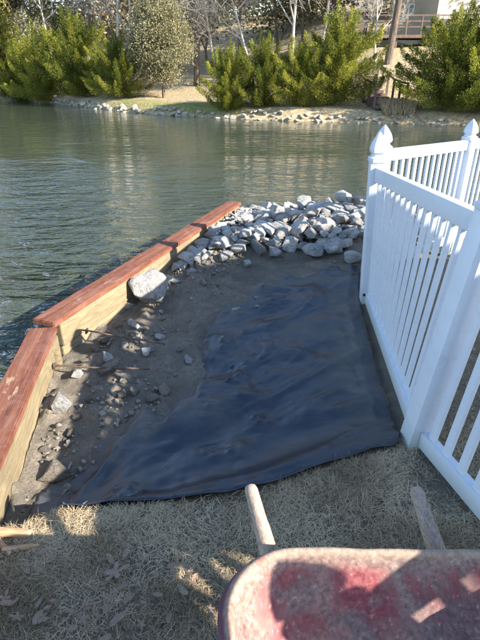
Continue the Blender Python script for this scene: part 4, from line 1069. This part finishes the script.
# ------------------------------------------------------------------ house on the far hill
def build_house():
    Y = 37.0; a = PY(383, 34, Y); b = PY(470, -60, Y); zb = a.z
    g = float(bank_z(np.array([a.x + 2]), np.array([Y]))[0])
    t = thing('house', 'cream sided house on the hill behind the right junipers', 'house', (a.x, Y, g))
    off = Vector(t.location); Wd = 11.0; H = zb + 5.2
    bm = bmesh.new(); add_box(bm, (Wd / 2, 3.0, -1.0), (Wd / 2, 3.0, H - g), 6.0, Wd, Vector((0, 1, 0))); w = obj('wall', bm, M['siding'], t)
    w.data.update()
    def window(px0, px1, py0, py1):
        p, q = PY(px0, py1, Y), PY(px1, py0, Y); x0, x1, z0, z1 = p.x - off.x, q.x - off.x, p.z - off.z, q.z - off.z
        bm = bmesh.new(); f = .07
        for (c0, c1, ww, hh) in (((x0 - f, x0), (z0 - f, z1 + f), 0, 0), ((x1, x1 + f), (z0 - f, z1 + f), 0, 0), ((x0, x1), (z1, z1 + f), 0, 0), ((x0, x1), (z0 - f, z0), 0, 0), ((x0, x1), ((z0 + z1) / 2 - .02, (z0 + z1) / 2 + .02), 0, 0)):
            add_box(bm, ((c0[0] + c0[1]) / 2, -.03, c1[0]), ((c0[0] + c0[1]) / 2, -.03, c1[1]), .08, c0[1] - c0[0], Vector((1, 0, 0)))
        fr = obj('window', bm, M['trim'], t)
        bm = bmesh.new(); add_box(bm, ((x0 + x1) / 2, -.012, z0), ((x0 + x1) / 2, -.012, z1), .03, x1 - x0, Vector((1, 0, 0))); obj('pane', bm, M['glass'], fr)
    window(397.5, 404, 5, 18); window(408.5, 413.5, 5, 13); window(430, 440, 2, 16); window(455, 465, 2, 16)
    bm = bmesh.new(); z = H - off.z
    vs = [bm.verts.new(v) for v in ((-.4, -.5, z), (Wd + .4, -.5, z), (Wd + .4, 6.5, z), (-.4, 6.5, z), (-.4, 3, z + 2.4), (Wd + .4, 3, z + 2.4))]
    for f in ((0, 1, 5, 4), (2, 3, 4, 5), (0, 4, 3), (1, 2, 5), (3, 2, 1, 0)): bm.faces.new([vs[i] for i in f])
    obj('roof', bm, M['shingle'], t)
    # deck with posts and a rail, stairs down towards the water
    dz = PY(395, 37, Y - 2).z - off.z
    bm = bmesh.new(); add_box(bm, (-2.2, -1.4, dz), (4.5, -1.4, dz), 2.7, .16); dk = obj('deck', bm, M['deckwood'], t)
    for i in range(8):
        bm = bmesh.new(); x = -2.1 + i * .93; add_box(bm, (x, -2.7, dz + .08), (x, -2.7, dz + 1.05), .09, .09, Vector((0, 1, 0))); obj('baluster', bm, M['deckwood'], dk)
    for zz in (.45, .75, 1.05):
        bm = bmesh.new(); add_box(bm, (-2.2, -2.7, dz + zz + .05), (4.5, -2.7, dz + zz + .05), .06, .07); obj('deck_rail', bm, M['deckwood'], dk)
    for x in (-2.0, .2, 2.2, 4.3):
        bm = bmesh.new(); add_box(bm, (x, -2.5, -2.6), (x, -2.5, dz - .08), .16, .16, Vector((0, 1, 0))); obj('deck_post', bm, M['deckwood'], t)
build_house()
def build_stairs():
    Y0 = 23.6; x = (388 - 240) / FPX * (Y0 * cp + .9); n = 11
    t = thing('garden_stairs', 'brown wooden steps climbing the far bank between the junipers', 'stairs', (x, Y0, float(bank_z(np.array([x]), np.array([Y0]))[0])))
    off = Vector(t.location)
    for i in range(n):
        y = Y0 + i * .55; z = float(bank_z(np.array([x]), np.array([y]))[0]) + .10
        bm = bmesh.new(); add_box(bm, (-.65, y - off.y, z - off.z), (.65, y - off.y, z - off.z), .34, .13, bevel=.01); obj('step', bm, M['deckwood'], t)
    for s in (-.7, .7):
        pts = []
        for i in range(0, n, 2):
            y = Y0 + i * .55; z = float(bank_z(np.array([x]), np.array([y]))[0])
            bm = bmesh.new(); add_box(bm, (s, y - off.y, z - off.z - .15), (s, y - off.y, z - off.z + 1.0), .09, .09, Vector((0, 1, 0))); obj('rail_post', bm, M['deckwood'], t); pts.append((s, y - off.y, z - off.z + 1.03))
        bm = bmesh.new(); add_tube(bm, pts, [.045] * len(pts), 6); obj('hand_rail', bm, M['deckwood'], t)
build_stairs()

# ------------------------------------------------------------------ house at the right of the yard, whose long eave shades the lawn and the fabric
def build_side_house():
    t = thing('house', 'cream sided house with a long low eave right of the fence', 'house', (4.3, .4, 0)); off = Vector(t.location)
    bm = bmesh.new(); add_box(bm, (7.3 - off.x, .42 - off.y, -.3), (7.3 - off.x, .42 - off.y, 2.69), 2.5, 6.0, Vector((1, 0, 0))); obj('wall', bm, M['siding'], t)
    bm = bmesh.new(); vs = []
    for y in (-1.10, 1.75):
        for (x, z) in ((4.0, 2.70), (4.0, 2.79), (7.3, 4.0), (10.6, 2.79), (10.6, 2.70)): vs.append(bm.verts.new((x - off.x, y - off.y, z)))
    for i in range(4): bm.faces.new((vs[i], vs[i + 1], vs[i + 6], vs[i + 5]))
    bm.faces.new((vs[4], vs[0], vs[5], vs[9])); bm.faces.new(vs[4::-1]); bm.faces.new(vs[5:])
    obj('roof', bm, M['shingle'], t)
    for y in (.35,):
        bm = bmesh.new(); add_box(bm, (-.03, y - off.y, .95), (-.03, y - off.y, 2.15), 1.0, .06, Vector((1, 0, 0))); f = obj('window', bm, M['trim'], t)
        bm = bmesh.new(); add_box(bm, (-.065, y - off.y, 1.02), (-.065, y - off.y, 2.08), .86, .02, Vector((1, 0, 0))); obj('pane', bm, M['glass'], f)
build_side_house()
for (x, y, sc, rz, k, lb) in ((4.6, 2.3, .46, .3, 0, 'unseen juniper shrub added for shade at the corner of the house right of the fence'), (4.5, 3.05, .36, 2.0, 1, 'unseen middle juniper shrub added for shade right of the fence'), (4.4, 3.75, .26, 4.0, 2, 'unseen lowest juniper shrub added for shade right of the fence')):
    t = thing('shade_juniper', lb, 'shrub', (x, y, gz1(x, y) - .03), 'unseen junipers added for shade beside the house', (0, 0, rz)); t.scale = (sc,) * 3  # unseen shrubs, added to carry the shade on past the house end
    link('trunk', JUN[k][0], None, t); link('crown', JUN[k][1], None, t)
